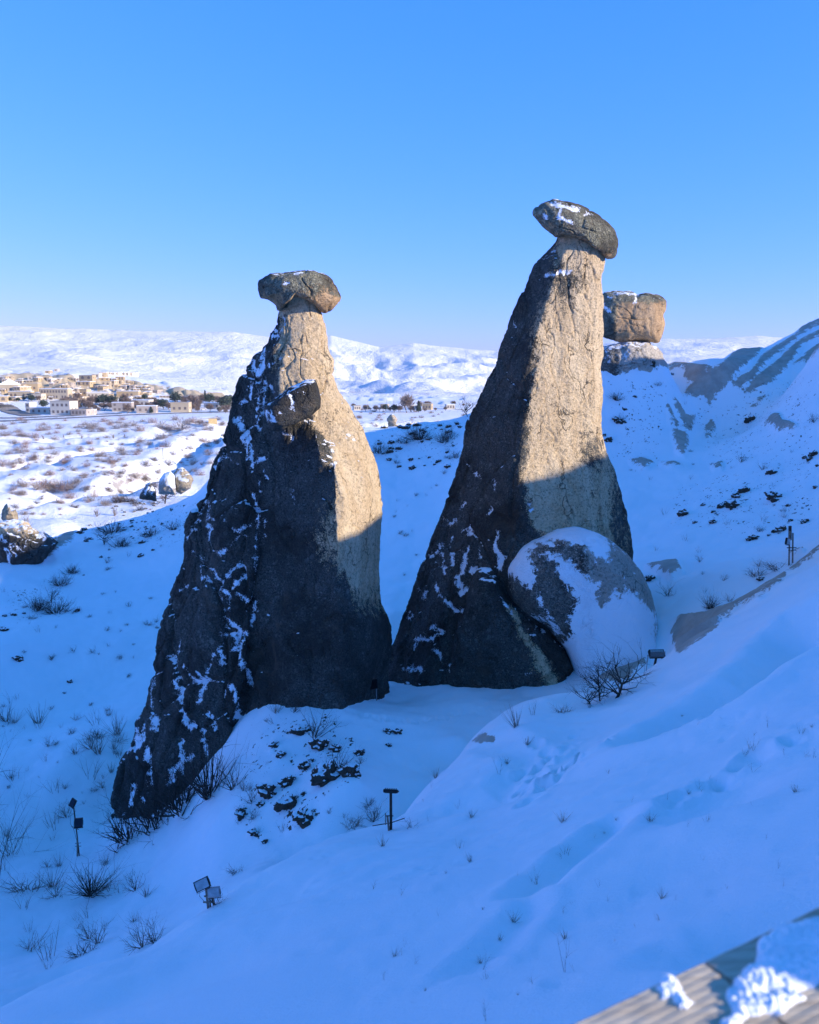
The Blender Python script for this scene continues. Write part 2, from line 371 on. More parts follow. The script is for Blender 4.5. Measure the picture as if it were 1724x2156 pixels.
pts += [(31, -11, 7.9), (36, -26, 9), (40, -10, 9.2), (44, 10, 8.5), (46, 30, 8.5), (36, 56, 5.0), (46, 57, 8.0), (50, 69, 9.2), (46, 71.5, 7.4), (50, 82, 8.5), (70, 0, 9), (75, 60, 7), (70, -60, 9), (0, 0, -2.35), (1.5, 1.6, -2.2), (4, -8, -.8), (14, -8, 3.2), (15, 5, .2), (22, 12, 2.6), (-6, 0, -6.0), (-6, -10, -5.5), (-14, 4, -11), (-20, -20, -12), (0, -40, -1), (-40, 0, -17), (-45, -45, -20), (30, -60, 8), (-60, 40, -21), (-50, 60, -21), (-12, 14, -13),
        (30, 92, -6), (0, 95, -13), (-20, 100, -18), (-50, 105, -26), (10, 125, -26), (50, 125, -22), (-30, 135, -33), (80, 100, -8), (-80, 80, -30), (-95, 20, -28), (-90, -50, -26), (90, -100, 5), (0, -110, -5), (110, 40, 3), (60, 100, -4)]
pts = np.array([tuple(p) for p in pts])
def tps_fit(p, lam=.003):
    n = len(p); d = np.hypot(p[:, None, 0]-p[None, :, 0], p[:, None, 1]-p[None, :, 1])/10
    K = d*d*np.log(d+1e-9)+np.eye(n)*lam; Pm = np.c_[np.ones(n), p[:, :2]/10]
    A = np.block([[K, Pm], [Pm.T, np.zeros((3, 3))]]); return np.linalg.solve(A, np.r_[p[:, 2], 0, 0, 0])
TC = tps_fit(pts)
def tps(x, y):
    out = TC[-3]+TC[-2]*x/10+TC[-1]*y/10
    for i, p in enumerate(pts):
        d2 = ((x-p[0])**2+(y-p[1])**2)/100; out = out+TC[i]*d2*.5*np.log(d2+1e-12)
    return out
SKYX = [-900, 0, 150, 300, 500, 560, 620, 700, 760, 800, 870, 960, 1040, 1150, 1300, 1390, 1500, 1580, 1650, 1800, 2600]
SKYY = [700, 683, 689, 696, 698, 705, 712, 706, 720, 729, 722, 733, 738, 730, 716, 712, 711, 707, 711, 715, 720]
TOWX = [-900, 0, 230, 350, 480, 560, 700, 1100, 1400, 2600]
TOWY = [780, 783, 790, 806, 828, 846, 842, 838, 800, 790]
def heights(x, y):
    r = np.hypot(x, y); az = np.arctan2(x, y)
    pxh = IW/2+FPX*np.tan(np.clip(az, -1.2, 1.2))/CP*.985
    rn = np.minimum(r, 170); near = tps(x*rn/np.maximum(r, 1e-6), y*rn/np.maximum(r, 1e-6))
    near = near+(.022*fbm((x*.9+y*.5)/.9, (y*.8-x*.5)/.35, 3, 3)+.035*fbm(x/.7, y/.7, 13, 3)+.22*fbm(x/2.4, y/2.4, 3, 3)+.5*fbm(x/9, y/9, 8, 2)*sstep(6, 20, r))*sstep(2, 12, r)
    # valley plain with terraces and ditches
    warp = fbm(x/160, y/160, 2, 3)
    pl = -40+9*fbm(x/210, y/260, 1, 4)+1.6*fbm(x/22, y/22, 4, 4)
    pl = pl-7*sstep(.78, 1.0, ridged(x/230+.4*warp, y/150, 6, 1))
    tr = pl/3.2; pl = .5*pl+.5*3.2*(np.floor(tr)+sstep(.55, .95, tr-np.floor(tr)))
    flat = sstep(560, 700, r); pl = pl*(1-flat)+(-40+.6*fbm(x/60, y/60, 5, 2))*flat
    # town slope then hills, laid out by elevation angle
    def el(py):
        v = (IH/2-py)/FPX; return (-SP+v*CP)/(CP+v*SP)
    dfac = np.cos(np.clip(az, -1.2, 1.2))
    et = el(np.interp(pxh, TOWX, TOWY))*dfac; es = el(np.interp(pxh, SKYX, SKYY))*dfac
    zt = np.maximum(et*1050, -44)
    s1 = sstep(760, 1050, r); z = pl*(1-s1)+zt*s1+(2.5*fbm(x/40, y/40, 7, 4)+3*(sstep(.45, .55, fbm(x/90, y/60, 3, 3)+.5)-.5))*s1*(r > 700)
    s2 = np.clip((r-1100)/(4000-1100), 0, 1)**.72
    e = et+(es-et)*s2
    rough = sstep(1150, 1900, r)*(1-.82*sstep(3300, 4000, r))
    k = 1+.55*sstep(640, 760, pxh)*(1-sstep(1050, 1150, pxh))
    rd = -1.0; ra_ = 1.0; fx = x/700+.5*fbm(x/900, y/900, 2, 2); fy = y/900
    for i in range(4):
        n_ = 1-np.sqrt(perlin(fx*2.1**i+i*7.3, fy*2.1**i+i*3.1, 5+i)**2+.006)*1.9; rd = rd+ra_*n_*n_; ra_ *= .5
    hz = e*r+rough*k*(34*rd+10*fbm(x/130, y/200, 9, 4))-rough*18
    hz = hz+sstep(3300, 4000, r)*5*fbm(x/160, y/160, 3, 4)
    fall = sstep(4000, 6500, r); hz = hz*(1-fall)+(-60)*fall
    s3 = sstep(1050, 1300, r); z = z*(1-s3)+hz*s3
    b = sstep(95, 165, r)
    return near*(1-b)+z*b
rr = np.concatenate([np.geomspace(.5, 10, 130, endpoint=False), np.geomspace(10, 100, 430, endpoint=False), np.geomspace(100, 900, 170, endpoint=False), np.geomspace(900, 4300, 130, endpoint=False), np.geomspace(4300, 9000, 10)])
aa = np.concatenate([np.linspace(-180, -31.5, 70, endpoint=False), np.linspace(-31.5, 31.5, 620, endpoint=False), np.linspace(31.5, 180, 71)])
AA, RR = np.meshgrid(np.radians(aa), rr)
GX = RR*np.sin(AA); GY = RR*np.cos(AA); GZ = heights(GX, GY)
LR = np.log(rr); AR = np.radians(aa)
def gheight(x, y):
    r = np.hypot(x, y); a = np.arctan2(x, y)
    i = np.clip(np.searchsorted(rr, r)-1, 0, len(rr)-2); j = np.clip(np.searchsorted(AR, a)-1, 0, len(AR)-2)
    fi = np.clip((r-rr[i])/(rr[i+1]-rr[i]), 0, 1); fj = np.clip((a-AR[j])/(AR[j+1]-AR[j]), 0, 1)
    return (GZ[i, j]*(1-fi)+GZ[i+1, j]*fi)*(1-fj)+(GZ[i, j+1]*(1-fi)+GZ[i+1, j+1]*fi)*fj
TT = np.geomspace(2, 6000, 2600)
def hit(px, py, dmin=0):
    """first ground point along the line of sight"""
    P = W(px, py, 1.0); d = P
    t = TT[TT > max(dmin, 2)]; X = d[0]*t; Y = t; Z = d[2]*t
    g = gheight(X, Y); b = np.nonzero(g > Z)[0]
    if len(b) == 0: return None
    i = b[0]; 
    return Vector((float(X[i]), float(Y[i]), float(g[i])))
def on(x, y, dz=0): return Vector((x, y, float(gheight(np.array([x]), np.array([y]))[0])+dz))

# footprints and dents pressed into the snow
dents = []
def trail(P, step, depth, rad, jit):
    for (a, b) in zip(P[:-1], P[1:]):
        n = max(1, int(math.hypot(b[0]-a[0], b[1]-a[1])/step))
        for i in range(n):
            t = (i+random.random()*.4)/n; h = hit(a[0]+(b[0]-a[0])*t+random.uniform(-jit, jit), a[1]+(b[1]-a[1])*t+random.uniform(-jit, jit))
            if h: dents.append((h.x, h.y, depth*random.uniform(.5, 1.3), rad*random.uniform(.7, 1.3)))
trail([(1130,1560),(1165,1590),(1120,1640),(1090,1660)], 7, .10, .14, 9)
trail([(1106,1676),(1178,1633),(1226,1613),(1268,1586)], 12, .17, .12, 3)
trail([(1330,1580),(1376,1570),(1450,1545),(1515,1524)], 14, .08, .12, 3)
trail([(1085,1625),(1140,1610),(1180,1590),(1215,1555)], 11, .08, .12, 6)
trail([(1110,1690),(1180,1640),(1240,1600),(1285,1575)], 9, .08, .15, 3)
trail([(690,1480),(740,1500),(800,1515),(870,1520),(940,1512),(990,1500),(1030,1490)], 7, .06, .10, 3)
trail([(1150,1950),(1300,1900),(1500,1830),(1724,1760)], 40, .02, .10, 8)
trail([(1400,1700),(1500,1650),(1620,1580),(1724,1520)], 22, .07, .14, 9)
trail([(800,2120),(900,2080),(1010,2050),(1130,1990)], 40, .02, .10, 10)
for _ in range(170):
    h = hit(random.uniform(650, 1720), random.uniform(1450, 2100))
    if h: dents.append((h.x, h.y, random.uniform(.01, .032), random.uniform(.05, .28)))
for (x, y, d, s) in dents:
    r0 = math.hypot(x, y); i0, i1 = np.searchsorted(rr, [r0-s*3, r0+s*3]); a0 = math.atan2(x, y); da = s*3/r0
    j0, j1 = np.searchsorted(AR, [a0-da, a0+da])
    if i1 <= i0 or j1 <= j0: continue
    q = np.hypot(GX[i0:i1, j0:j1]-x, GY[i0:i1, j0:j1]-y)/s
    GZ[i0:i1, j0:j1] -= d*(np.exp(-q**2)-.35*np.exp(-((q-1.5)/.5)**2))
# drift hollow and cornice on the near slope
def gouge(P, width, depth):
    pw = [hit(*p) for p in P]; pw = [(p.x, p.y) for p in pw if p]
    d = np.full(GX.shape, 1e9); m = RR < 60
    for a, b in zip(pw[:-1], pw[1:]): d[m] = np.minimum(d[m], segd(GX[m], GY[m], a, b))
    t = np.clip(d[m]/width, 0, 4); GZ[m] += depth*(-np.exp(-t**2)+.3*np.exp(-((t-1.7)/.6)**2))
gouge([(1724,1300),(1650,1390),(1560,1450),(1450,1520)], .9, 1.0)
gouge([(1290,1735),(1220,1790),(1150,1840),(1110,1880)], .24, .20)
gouge([(1120,1900),(1050,1980),(980,2040)], .16, .09)
gouge([(1724,1560),(1600,1620),(1480,1700)], .5, .16)
gouge([(1040,1560),(1110,1590),(1060,1680),(960,1700)], .4, .16)
gouge([(1140,2010),(1250,1930),(1420,1860)], .5, .05)
def ditch(P, width, depth):
    pw = [hit(*p) for p in P]; pw = [(p.x, p.y) for p in pw if p and p.y > 110]
    d = np.full(GX.shape, 1e9); m = (RR > 105) & (RR < 760)
    wx = GX+5*fbm(GX/18, GY/18, 1, 3); wy = GY+5*fbm(GX/18, GY/18, 6, 3)
    for a, b in zip(pw[:-1], pw[1:]): d[m] = np.minimum(d[m], segd(wx[m], wy[m], a, b))
    t = np.clip(d[m]/width, 0, 3); GZ[m] += depth*(-np.exp(-t**2)+.12*np.exp(-((t-1.5)/.5)**2))
ditch([(480,902),(430,925),(395,950),(360,980),(320,1005)], 9, 7)
ditch([(320,1005),(230,1035),(160,1040),(110,1010)], 8, 5)
ditch([(300,1000),(180,985),(60,975),(0,985)], 5, 2.5)
ditch([(450,880),(360,900),(300,925),(250,935)], 6, 2.5)
ditch([(0,935),(120,925),(240,912)], 6, 2)
ditch([(0,1070),(120,1050),(200,1045)], 6, 3)
gouge([(1500,2000),(1600,1960),(1724,1900)], .3, .12)

HUMP = [(700,1080,150),(870,1040,90),(430,1270,100),(540,1370,100),(300,1190,90),(660,860,85),(760,865,60),(500,760,60),(390,915,45),(340,870,60),(935,895,50),(545,1010,60),(430,1110,70),(110,1340,70),(200,1460,50)]
def hump(px, py, wpx, k=1.0):
    h = hit(px, py)
    if h is None: return
    s_ = wpx/2/FPX*h.length*1.25; r0 = math.hypot(h.x, h.y); a0 = math.atan2(h.x, h.y)
    i0, i1 = np.searchsorted(rr, [r0-s_*2, r0+s_*6]); da = s_*3/r0; j0, j1 = np.searchsorted(AR, [a0-da, a0+da])
    if i1 <= i0 or j1 <= j0: return
    v = (AA[i0:i1, j0:j1]-a0)*r0/s_; u = (RR[i0:i1, j0:j1]-r0)/s_+.35*fbm(GX[i0:i1, j0:j1]/s_, GY[i0:i1, j0:j1]/s_, 3, 2)
    GZ[i0:i1, j0:j1] += k*s_*.8*np.exp(-(v/1.1)**2)*sstep(-.1, .35, u)*np.exp(-np.clip(u-.3, 0, 9)/1.6)
for (x, y, w) in HUMP: hump(473.6+x/3.276, 1315.7+y/3.276, w/3.276)
for (x, y, w) in [(1240,1045,50),(765,1705,55),(1115,1655,60),(1140,1575,45),(1195,1535,50),(1410,1600,72),(1390,1410,40),(1690,1280,40)]: hump(1210.5+x/3.357, 578.9+y/3.357, w/3.357, .7)

# traced bare rock and soil patches on the slopes
c4b = lambda P: cv(P, 1210.5, 578.9, 3.357)
c4 = lambda P: cv(P, 1263, 1052.6, 3.74)
c5 = lambda P: cv(P, 947, 1315.7, 3.64)
FARP = [c4b(p) for p in [
 [(770,860),(800,800),(900,730),(1030,645),(1120,560),(1190,515),(1320,525),(1270,590),(1180,660),(1100,740),(1060,800),(1000,860),(950,930),(900,920),(930,860),(850,880)],
 [(1090,790),(1250,680),(1330,570),(1460,490),(1560,430),(1600,370),(1740,315),(1740,350),(1640,400),(1540,480),(1330,640),(1240,760),(1170,820)],
 [(1180,860),(1280,730),(1400,640),(1560,490),(1740,390),(1740,440),(1600,500),(1530,620),(1400,760),(1230,850)],
 [(1540,640),(1640,560),(1740,480),(1740,520),(1640,620)], [(1240,950),(1300,880),(1360,860),(1300,920)],
 [(700,880),(740,920),(780,1000),(850,1010),(820,1120),(760,1050),(710,950)], [(690,1100),(790,1130),(800,1190),(770,1280),(730,1260),(700,1160)],
 [(650,910),(680,960),(700,1020),(740,1060),(720,1080),(680,1050)], [(390,1320),(490,1305),(545,1330),(520,1360),(480,1378),(430,1360)],
 [(610,1340),(700,1335),(740,1350),(660,1365)], [(1340,1050),(1400,990),(1440,1000),(1460,1040),(1560,1070),(1520,1095),(1440,1115),(1380,1070)],
 [(910,1100),(950,1040),(1010,1050),(980,1110),(930,1120)], [(920,1140),(960,1130),(960,1155),(925,1160)],
 [(150,660),(350,615),(500,600),(640,610),(750,630),(980,660),(900,740),(860,780),(770,760),(780,670),(600,660),(420,690),(350,700),(150,690)],
 [(975,1355),(1030,1330),(1030,1370),(990,1375)]]]+[c4(p) for p in [
 [(555,1060),(620,935),(740,930),(880,890),(1040,850),(1180,770),(1300,690),(1450,600),(1740,380),(1740,410),(1560,540),(1400,680),(1240,790),(1100,860),(950,960),(880,1040),(770,1100),(620,1205),(580,1160)],
 [(370,530),(480,510),(600,490),(640,570),(560,615),(490,580)], [(1500,430),(1590,405),(1560,430),(1510,450)]]]+[
 [(122,1140),(135,1122),(160,1120),(150,1140),(110,1168),(90,1178)]]+[c5([(1150,370),(1250,390),(1400,290),(1500,250),(1500,330),(1400,400),(1250,465),(1150,450)])]
NEARP = [c5([(170,890),(250,830),(340,850),(340,890),(250,900)])]
PXg, PYg, Fg = proj(np.stack([GX, GY, GZ], -1))
rock = np.full(GX.shape, -30.0)
vis = (np.abs(aa)[None, :] < 33)
m = vis & (RR > 27) & (RR < 110); rock[m] = field(PXg[m], PYg[m], FARP)
m = vis & (RR > 15) & (RR < 27.5); rock[m] = field(PXg[m], PYg[m], NEARP+[FARP[15]])
m = (np.abs(AA) > R(30)) & (RR < 120); rock[m] = -18+14*fbm(GX[m]/6, GY[m]/6, 0, 3)
cliffs = [[(-40,792),(60,788),(150,790),(165,800),(150,812),(90,814),(40,808),(-40,812)], [(150,800),(240,800),(330,812),(430,826),(470,830),(480,842),(420,840),(330,828),(250,822),(160,815)], [(0,812),(140,812),(300,835),(250,842),(100,840),(0,835)]]
m = vis & (RR > 700) & (RR < 1300); rock[m] = field(PXg[m], PYg[m], cliffs)
m = (RR > 26) & (RR < 112); GZ[m] += .28*sstep(-9, 5, rock[m])+np.where(rock[m] > -6, .10*fbm(GX[m]*.9, GY[m]*.9, 2, 4), 0)
m = (RR > 690) & (RR < 1300); GZ[m] += sstep(-6, 8, rock[m])*(7*fbm(GX[m]/26, GY[m]/14, 3, 4)+5*(sstep(.46, .54, fbm(GX[m]/40, GY[m]/22, 9, 3)+.5)-.5))
# soil clod density
soil = np.full(GX.shape, -.2)
m = vis & (RR > 26) & (RR < 110)
sp_ = [[(1400,1020),(1724,930),(1724,1100),(1560,1140),(1400,1120)], [(1270,790),(1420,790),(1400,1000),(1290,980)], [(790,890),(980,870),(985,1000),(800,960)], [(200,1080),(430,1040),(400,1160),(200,1160)], [(0,1230),(130,1200),(180,1300),(0,1330)], [(1600,1100),(1724,1050),(1724,1120)], [(1440,860),(1724,760),(1724,950),(1500,1000)]]
soil[m] = np.clip(.26+.02*field(PXg[m], PYg[m], sp_), -.1, .62)
m = vis & (RR > 17) & (RR <= 29); soil[m] = np.clip(.1+.03*field(PXg[m], PYg[m], [[(520,1500),(700,1490),(770,1560),(770,1650),(650,1760),(520,1790),(480,1700)]]), -.2, .66)
m = (RR > 150); soil[m] = .38+.35*fbm(GX[m]/120, GY[m]/90, 3, 3)
m = vis & (RR > 150) & (RR < 800); soil[m] += np.clip(.012*field(PXg[m], PYg[m], [[(80,985),(300,960),(430,980),(380,1050),(250,1060),(120,1030)], [(0,905),(200,912),(320,915),(320,922),(0,925)], [(300,885),(470,880),(470,920),(330,940)]]), -.1, .35)
m = vis & (RR > 900); soil[m] = -.2+.3*fbm(GX[m]/500, GY[m]/500, 3, 3)
dk = field(PXg[m], PYg[m], [[(400,805),(480,812),(480,835),(440,832)], [(700,815),(1000,815),(1000,840),(700,840)]]); soil[m] += np.clip(.03*dk, 0, .35)
nr, na = GX.shape
def sheet(name, i0, i1, mat):
    sl = slice(i0, i1+1); n = i1-i0+1
    V = np.stack([GX[sl], GY[sl], GZ[sl]], -1).reshape(-1, 3)
    I, J = np.meshgrid(np.arange(n-1), np.arange(na-1), indexing='ij'); a = (I*na+J).ravel()
    F = np.stack([a, a+1, a+na+1, a+na], -1)[:, ::-1]
    me = mesh_np(name, V, F, {'rock': rock[sl].ravel(), 'soil': soil[sl].ravel()})
    o = link(name, me, mat); tag(o, kind='structure'); return o
ia = int(np.searchsorted(rr, 112)); ib = int(np.searchsorted(rr, 1080))
sheet('snowy_ground', 0, ia, M_GROUND); sheet('valley_plain', ia, ib, M_PLAIN); sheet('hills', ib, nr-1, M_HILL)

# ------------------------------------------------------------------ rock pillars
def grid_mesh(name, P, attrs, mat, parent, loc, wrap=True, caps=True):
    n, k = P.shape[:2]
    I, J = np.meshgrid(np.arange(n-1), np.arange(k if wrap else k-1), indexing='ij'); a = (I*k+J).ravel(); b = (I*k+(J+1) % k).ravel()
    F = np.stack([a, b, b+k, a+k], -1)
    V = P.reshape(-1, 3)-np.array(loc)
    me = mesh_np(name, V, F, {q: v.ravel() for q, v in attrs.items()})
    return me
def gnormals(P, wrap=True):
    du = np.gradient(P, axis=0)
    dv = (np.roll(P, -1, 1)-np.roll(P, 1, 1))*.5 if wrap else np.gradient(P, axis=1)
    n = np.cross(du, dv); n /= np.linalg.norm(n, axis=-1)[..., None]+1e-9
    return n
def interp_rows(table, ys, extra=None):
    """table: {py: [(px, F), ...]} -> function giving F on common t"""
    keys = sorted(table); T = np.linspace(-1, 1, 161); rows = []
    for k in keys:
        r = table[k]; x0 = r[0][0]; x1 = r[-1][0]
        rows.append(np.interp(T, [(2*(p[0]-x0)/(x1-x0)-1) for p in r], [p[1] for p in r]))
    rows = np.array(rows); ker = np.hanning(7); ker /= ker.sum()
    rows = np.array([np.convolve(np.pad(q, 3, mode='edge'), ker, 'valid') for q in rows])
    out = np.empty((len(ys), len(T)))
    for i in range(len(T)): out[:, i] = np.interp(ys, keys, rows[:, i])
    return T, out
def pillar(name, L, Rr, D0, table, nrow, ncol, mat, parent, loc, lines, polys, lich, seed, amp=1.0, depthback=.8, drange=None, facet=lambda q, s: 0*q+.6):
    L = np.array(L, float); Rr = np.array(Rr, float); y0 = max(L[0, 1], Rr[0, 1]); y1 = max(L[-1, 1], Rr[-1, 1])
    ys = np.linspace(y0, y1, nrow); xl = np.interp(ys, L[:, 1], L[:, 0]); xr = np.interp(ys, Rr[:, 1], Rr[:, 0])
    nf = int(ncol*.68); nb = ncol-nf
    tf = -np.cos(np.linspace(0, np.pi, nf, endpoint=False)); tf = .55*tf+.45*np.linspace(-1, 1, nf, endpoint=False); tb = np.cos(np.linspace(0, np.pi, nb, endpoint=False))
    T, tab = interp_rows(table, ys)
    Ff = np.array([np.interp(tf, T, tab[i]) for i in range(nrow)])
    env = np.sqrt(np.clip(1-tf**2, 0, 1))**.55
    Ff = np.minimum(Ff, env[None, :]*1.25)
    Fb = -depthback*np.sqrt(np.clip(1-tb**2, 0, 1))[None, :]*np.ones((nrow, 1))
    t = np.concatenate([tf, tb])[None, :]; F = np.concatenate([Ff, Fb], 1)
    cx = ((xl+xr)/2)[:, None]; w = ((xr-xl)/2)[:, None]; PX = cx+t*w; PY = ys[:, None]+0*t
    Dd = np.interp(ys, [y0, y1], [D0, D0] if drange is None else drange)[:, None]
    ww = w/FPX*Dd
    P = W(PX, PY, Dd-ww*F)
    n = gnormals(P); c = P.mean(1, keepdims=True)
    if ((P-c)*n).sum() < 0: n = -n
    x, y, z = P[..., 0]+seed, P[..., 1], P[..., 2]
    d = .22*fbm(x/2.4, y/2.4, z/3.6, 3)+.07*fbm(x/.6, y/.6, z/.9, 3)
    d = d-.10*sstep(.90, 1.0, ridged(x/2.3+.35*fbm(x/1.1, y/1.1, z/1.1, 2), y/2.3, z/5.5, 1))*sstep(-.15, .25, fbm(x/1.5, y/1.5, z/2, 2))-.05*sstep(.88, 1.0, ridged(x/.6+3, y/.6, z/1.1, 1))
    d = d+.03*fbm(x/.18, y/.18, z/.22, 3)
    wx = x+.5*fbm(x/1.7, y/1.7, z/1.7, 2); f1, f2, cid = worley(wx/1.5, y/1.5, z/2.9); f12, f22, cid2 = worley(wx/.62+4, y/.62, z/.95)
    zone = facet(*proj(P)[:2])
    d = d+zone*(.30*(cid-.5)*sstep(0, .22, f2-f1)-.16*sstep(.09, 0, f2-f1)+.09*(cid2-.5)*sstep(0, .2, f22-f12)-.05*sstep(.10, 0, f22-f12))
    q, s, _ = proj(P)
    qw = q+4.5*fbm(x*1.3, y*1.3, z*1.3, 3)+3*fbm(x*5, y*5, z*5, 2); sw = s+4.5*fbm(x*1.3+9, y*1.3, z*1.3, 3)
    sn = field(qw, sw, polys, lines)+6.5*fbm(x*1.1, y*1.1+4, z*.6, 3)-.6+2.5*sstep(.1, 0, f2-f1)*zone; sn = np.where(n[..., 1] > .35, -12.0, sn)
    d = d*amp-np.clip((sn+4)/10, 0, 1)*.07*amp
    top = np.clip((ys-y0)/40, .35, 1)[:, None]
    P = P+n*(d*top)[..., None]
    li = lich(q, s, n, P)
    me = grid_mesh(name, P, {'snow': sn, 'lichen': li}, mat, parent, loc)
    return part(name, me, mat, parent) if parent else link(name, me, mat, None, loc)
def boulder(name, outline, D, T, mat, parent, loc, seed, lines=(), polys=(), lich=None, n1=110, n2=150, amp=1.0, pw=.6, tilt=0.0, cxy=None, fc=1.0, fa=1.0, kp=1.2):
    O = np.array(outline, float); c = np.array(cxy, float) if cxy else O.mean(0)
    phi = np.arctan2(O[:, 1]-c[1], O[:, 0]-c[0]); rad = np.hypot(O[:, 0]-c[0], O[:, 1]-c[1]); o = np.argsort(phi); phi = phi[o]; rad = rad[o]
    ph = np.linspace(-np.pi, np.pi, n2, endpoint=False); rd = np.zeros(n2)
    for a_, b_ in zip(O, np.roll(O, -1, 0)):
        e = b_-a_; den = np.cos(ph)*e[1]-np.sin(ph)*e[0]; den = np.where(np.abs(den) < 1e-9, 1e-9, den); r_ = a_-c
        tt = (r_[0]*e[1]-r_[1]*e[0])/den; uu = (r_[0]*np.sin(ph)-r_[1]*np.cos(ph))/den
        rd = np.where((tt > 0) & (uu >= -1e-6) & (uu <= 1+1e-6), np.maximum(rd, tt), rd)
    rd = np.where(rd <= 0, np.interp(ph, phi, rad, period=2*np.pi), rd)
    ker = np.hanning(5); ker /= ker.sum(); rd = np.convolve(np.concatenate([rd[-2:], rd, rd[:2]]), ker, 'valid')
    q0 = np.arccos(np.linspace(0, .9, int(n1*.3))**(1/pw)); q1 = np.linspace(q0[-1], 0, n1//2-len(q0)+1)[1:]; qq = np.concatenate([q0, q1])
    ps = np.concatenate([-qq, qq[::-1][1:]])[:, None]; k = np.abs(np.cos(ps))**pw
    rk = rd.mean()*np.minimum(1, rd.min()/rd.mean()*1.15); rr_ = rk+(rd[None, :]-rk)*k**kp
    PX = c[0]+k*rr_*np.cos(ph)[None, :]; PY = c[1]+k*rr_*np.sin(ph)[None, :]
    Dd = D+T*np.sign(np.sin(ps))*np.abs(np.sin(ps))**.8+tilt*(PY-c[1])/FPX*D
    P = W(PX, PY, Dd); n = gnormals(P); cc = P.reshape(-1, 3).mean(0)
    n[0] = (0, -1, 0); n[-1] = (0, 1, 0)
    if ((P-cc)*n).sum() < 0: n = -n
    n[0] = (0, -1, 0); n[-1] = (0, 1, 0)
    x, y, z = P[..., 0]+seed, P[..., 1], P[..., 2]; sc = D/31
    d = .16*fbm(x/1.3, y/1.3, z/1.1, 3)+.06*fbm(x/.4, y/.4, z/.4, 3)-.10*sstep(.85, 1, ridged(x/1.1, y/1.1, z/.8, 1))+.02*fbm(x/.13, y/.13, z/.13, 2)
    f1, f2, cid = worley((x+.3*fbm(x, y, z, 2))/fc, y/fc, z/fc*1.2); d = d+fa*(.24*(cid-.5)*sstep(0, .25, f2-f1)-.10*sstep(.10, 0, f2-f1))
    q, s, _ = proj(P); qw = q+5*fbm(x*1.3, y*1.3, z*1.3, 3)+2.5*fbm(x*5, y*5, z*5, 2)
    sn = field(qw, s+3*fbm(x*2+9, y*2, z*2, 3), polys, lines)+4*fbm(x*1.1, y*1.1+4, z, 2)-.3; sn = np.where(n[..., 1] > .3, -12.0, sn)
    d = d*amp*(1-.75*sstep(-5, 6, sn)); P = P+n*d[..., None]
    li = lich(q, s, n, P) if lich else np.full(q.shape, .8)
    me = grid_mesh(name, P, {'snow': sn, 'lichen': li}, mat, parent, loc)
    return part(name, me, mat, parent) if parent else link(name, me, mat, None, loc)
cU = lambda Ls: cl(Ls, 473.6, 526, 4.095)
cM = lambda Ls: cl(Ls, 315.8, 894.7, 3.276)
cB = lambda Ls: cl(Ls, 0, 1421, 2.934)
c6 = lambda Ls: cl(Ls, 789.5, 894.7, 2.73)
c3 = lambda Ls: cl(Ls, 1000, 368.4, 4.095)

# --- left pillar
A_L = [(600,612),(596,640),(590,660),(583,680),(568,700),(562,720),(545,740),(530,755),(515,780),(505,800),(497,830),(487,860),(483,885),(472,920),(462,950),(448,990),(438,1020),(430,1045),(405,1080),(392,1110),(388,1140),(388,1165),(378,1190),(370,1215),(362,1240),(357,1270),(350,1300),(343,1340),(338,1370),(330,1400),(320,1440),(312,1470),(303,1500),(290,1515),(282,1550),(268,1580),(260,1600),(252,1640),(245,1670),(235,1715),(215,1790)]
A_R = [(660,612),(664,635),(672,660),(683,685),(688,710),(690,740),(700,757),(703,790),(715,820),(735,850),(748,880),(765,915),(780,945),(795,980),(803,1010),(808,1050),(808,1080),(803,1110),(803,1150),(802,1190),(799,1240),(803,1270),(815,1295),(822,1320),(824,1350),(822,1390),(820,1430),(820,1790)]
A_T = {612:[(600,0),(612,.6),(640,.8),(655,.6),(660,0)], 700:[(568,0),(583,.35),(592,.75),(640,.95),(675,.6),(688,0)],
 800:[(505,0),(555,.40),(574,.46),(586,.82),(640,.95),(690,.6),(703,0)], 880:[(485,0),(550,.5),(585,.6),(600,.75),(660,.85),(700,.65),(748,0)],
 925:[(470,0),(520,.5),(575,.6),(600,.78),(668,1.05),(690,.75),(740,.55),(770,0)],
 990:[(448,0),(510,.5),(560,.62),(590,.70),(650,.98),(708,1.2),(722,.80),(760,.55),(797,0)],
 1060:[(425,0),(490,.5),(545,.62),(552,.57),(620,.85),(722,1.22),(735,.85),(770,.62),(808,0)],
 1150:[(388,0),(470,.5),(540,.66),(548,.58),(620,.8),(715,1.1),(735,.98),(765,.75),(803,0)],
 1300:[(350,0),(430,.52),(520,.68),(530,.6),(600,.85),(720,1.0),(770,.85),(816,0)],
 1500:[(303,0),(380,.5),(495,.74),(510,.64),(600,.9),(720,.95),(780,.6),(820,0)],
 1790:[(215,0),(330,.6),(430,.8),(470,.7),(600,.8),(720,.8),(790,.5),(820,0)]}
A_lines = cU([(10,[(500,560),(510,620)]),(10,[(490,690),(460,740),(430,820)]),(26,[(430,690),(440,740),(400,740)]),(38,[(330,870),(330,1000),(300,1080),(220,1000),(230,950)]),(14,[(320,1120),(240,1150)]),(30,[(350,1110),(345,1200),(330,1310),(310,1430)]),(18,[(290,1200),(290,1300),(270,1400),(260,1520)]),(24,[(215,1180),(230,1230),(215,1280)]),(18,[(170,1300),(100,1330)]),(40,[(100,1460),(150,1560),(180,1640),(120,1650)]),(20,[(210,1510),(170,1550)]),(16,[(420,990),(500,930)]),(14,[(400,960),(390,1000)]),(26,[(520,1580),(580,1610),(570,1640)]),(10,[(540,685),(555,690)]),(10,[(1090,1645),(1120,1635)]),(14,[(400,1170),(430,1220)])])
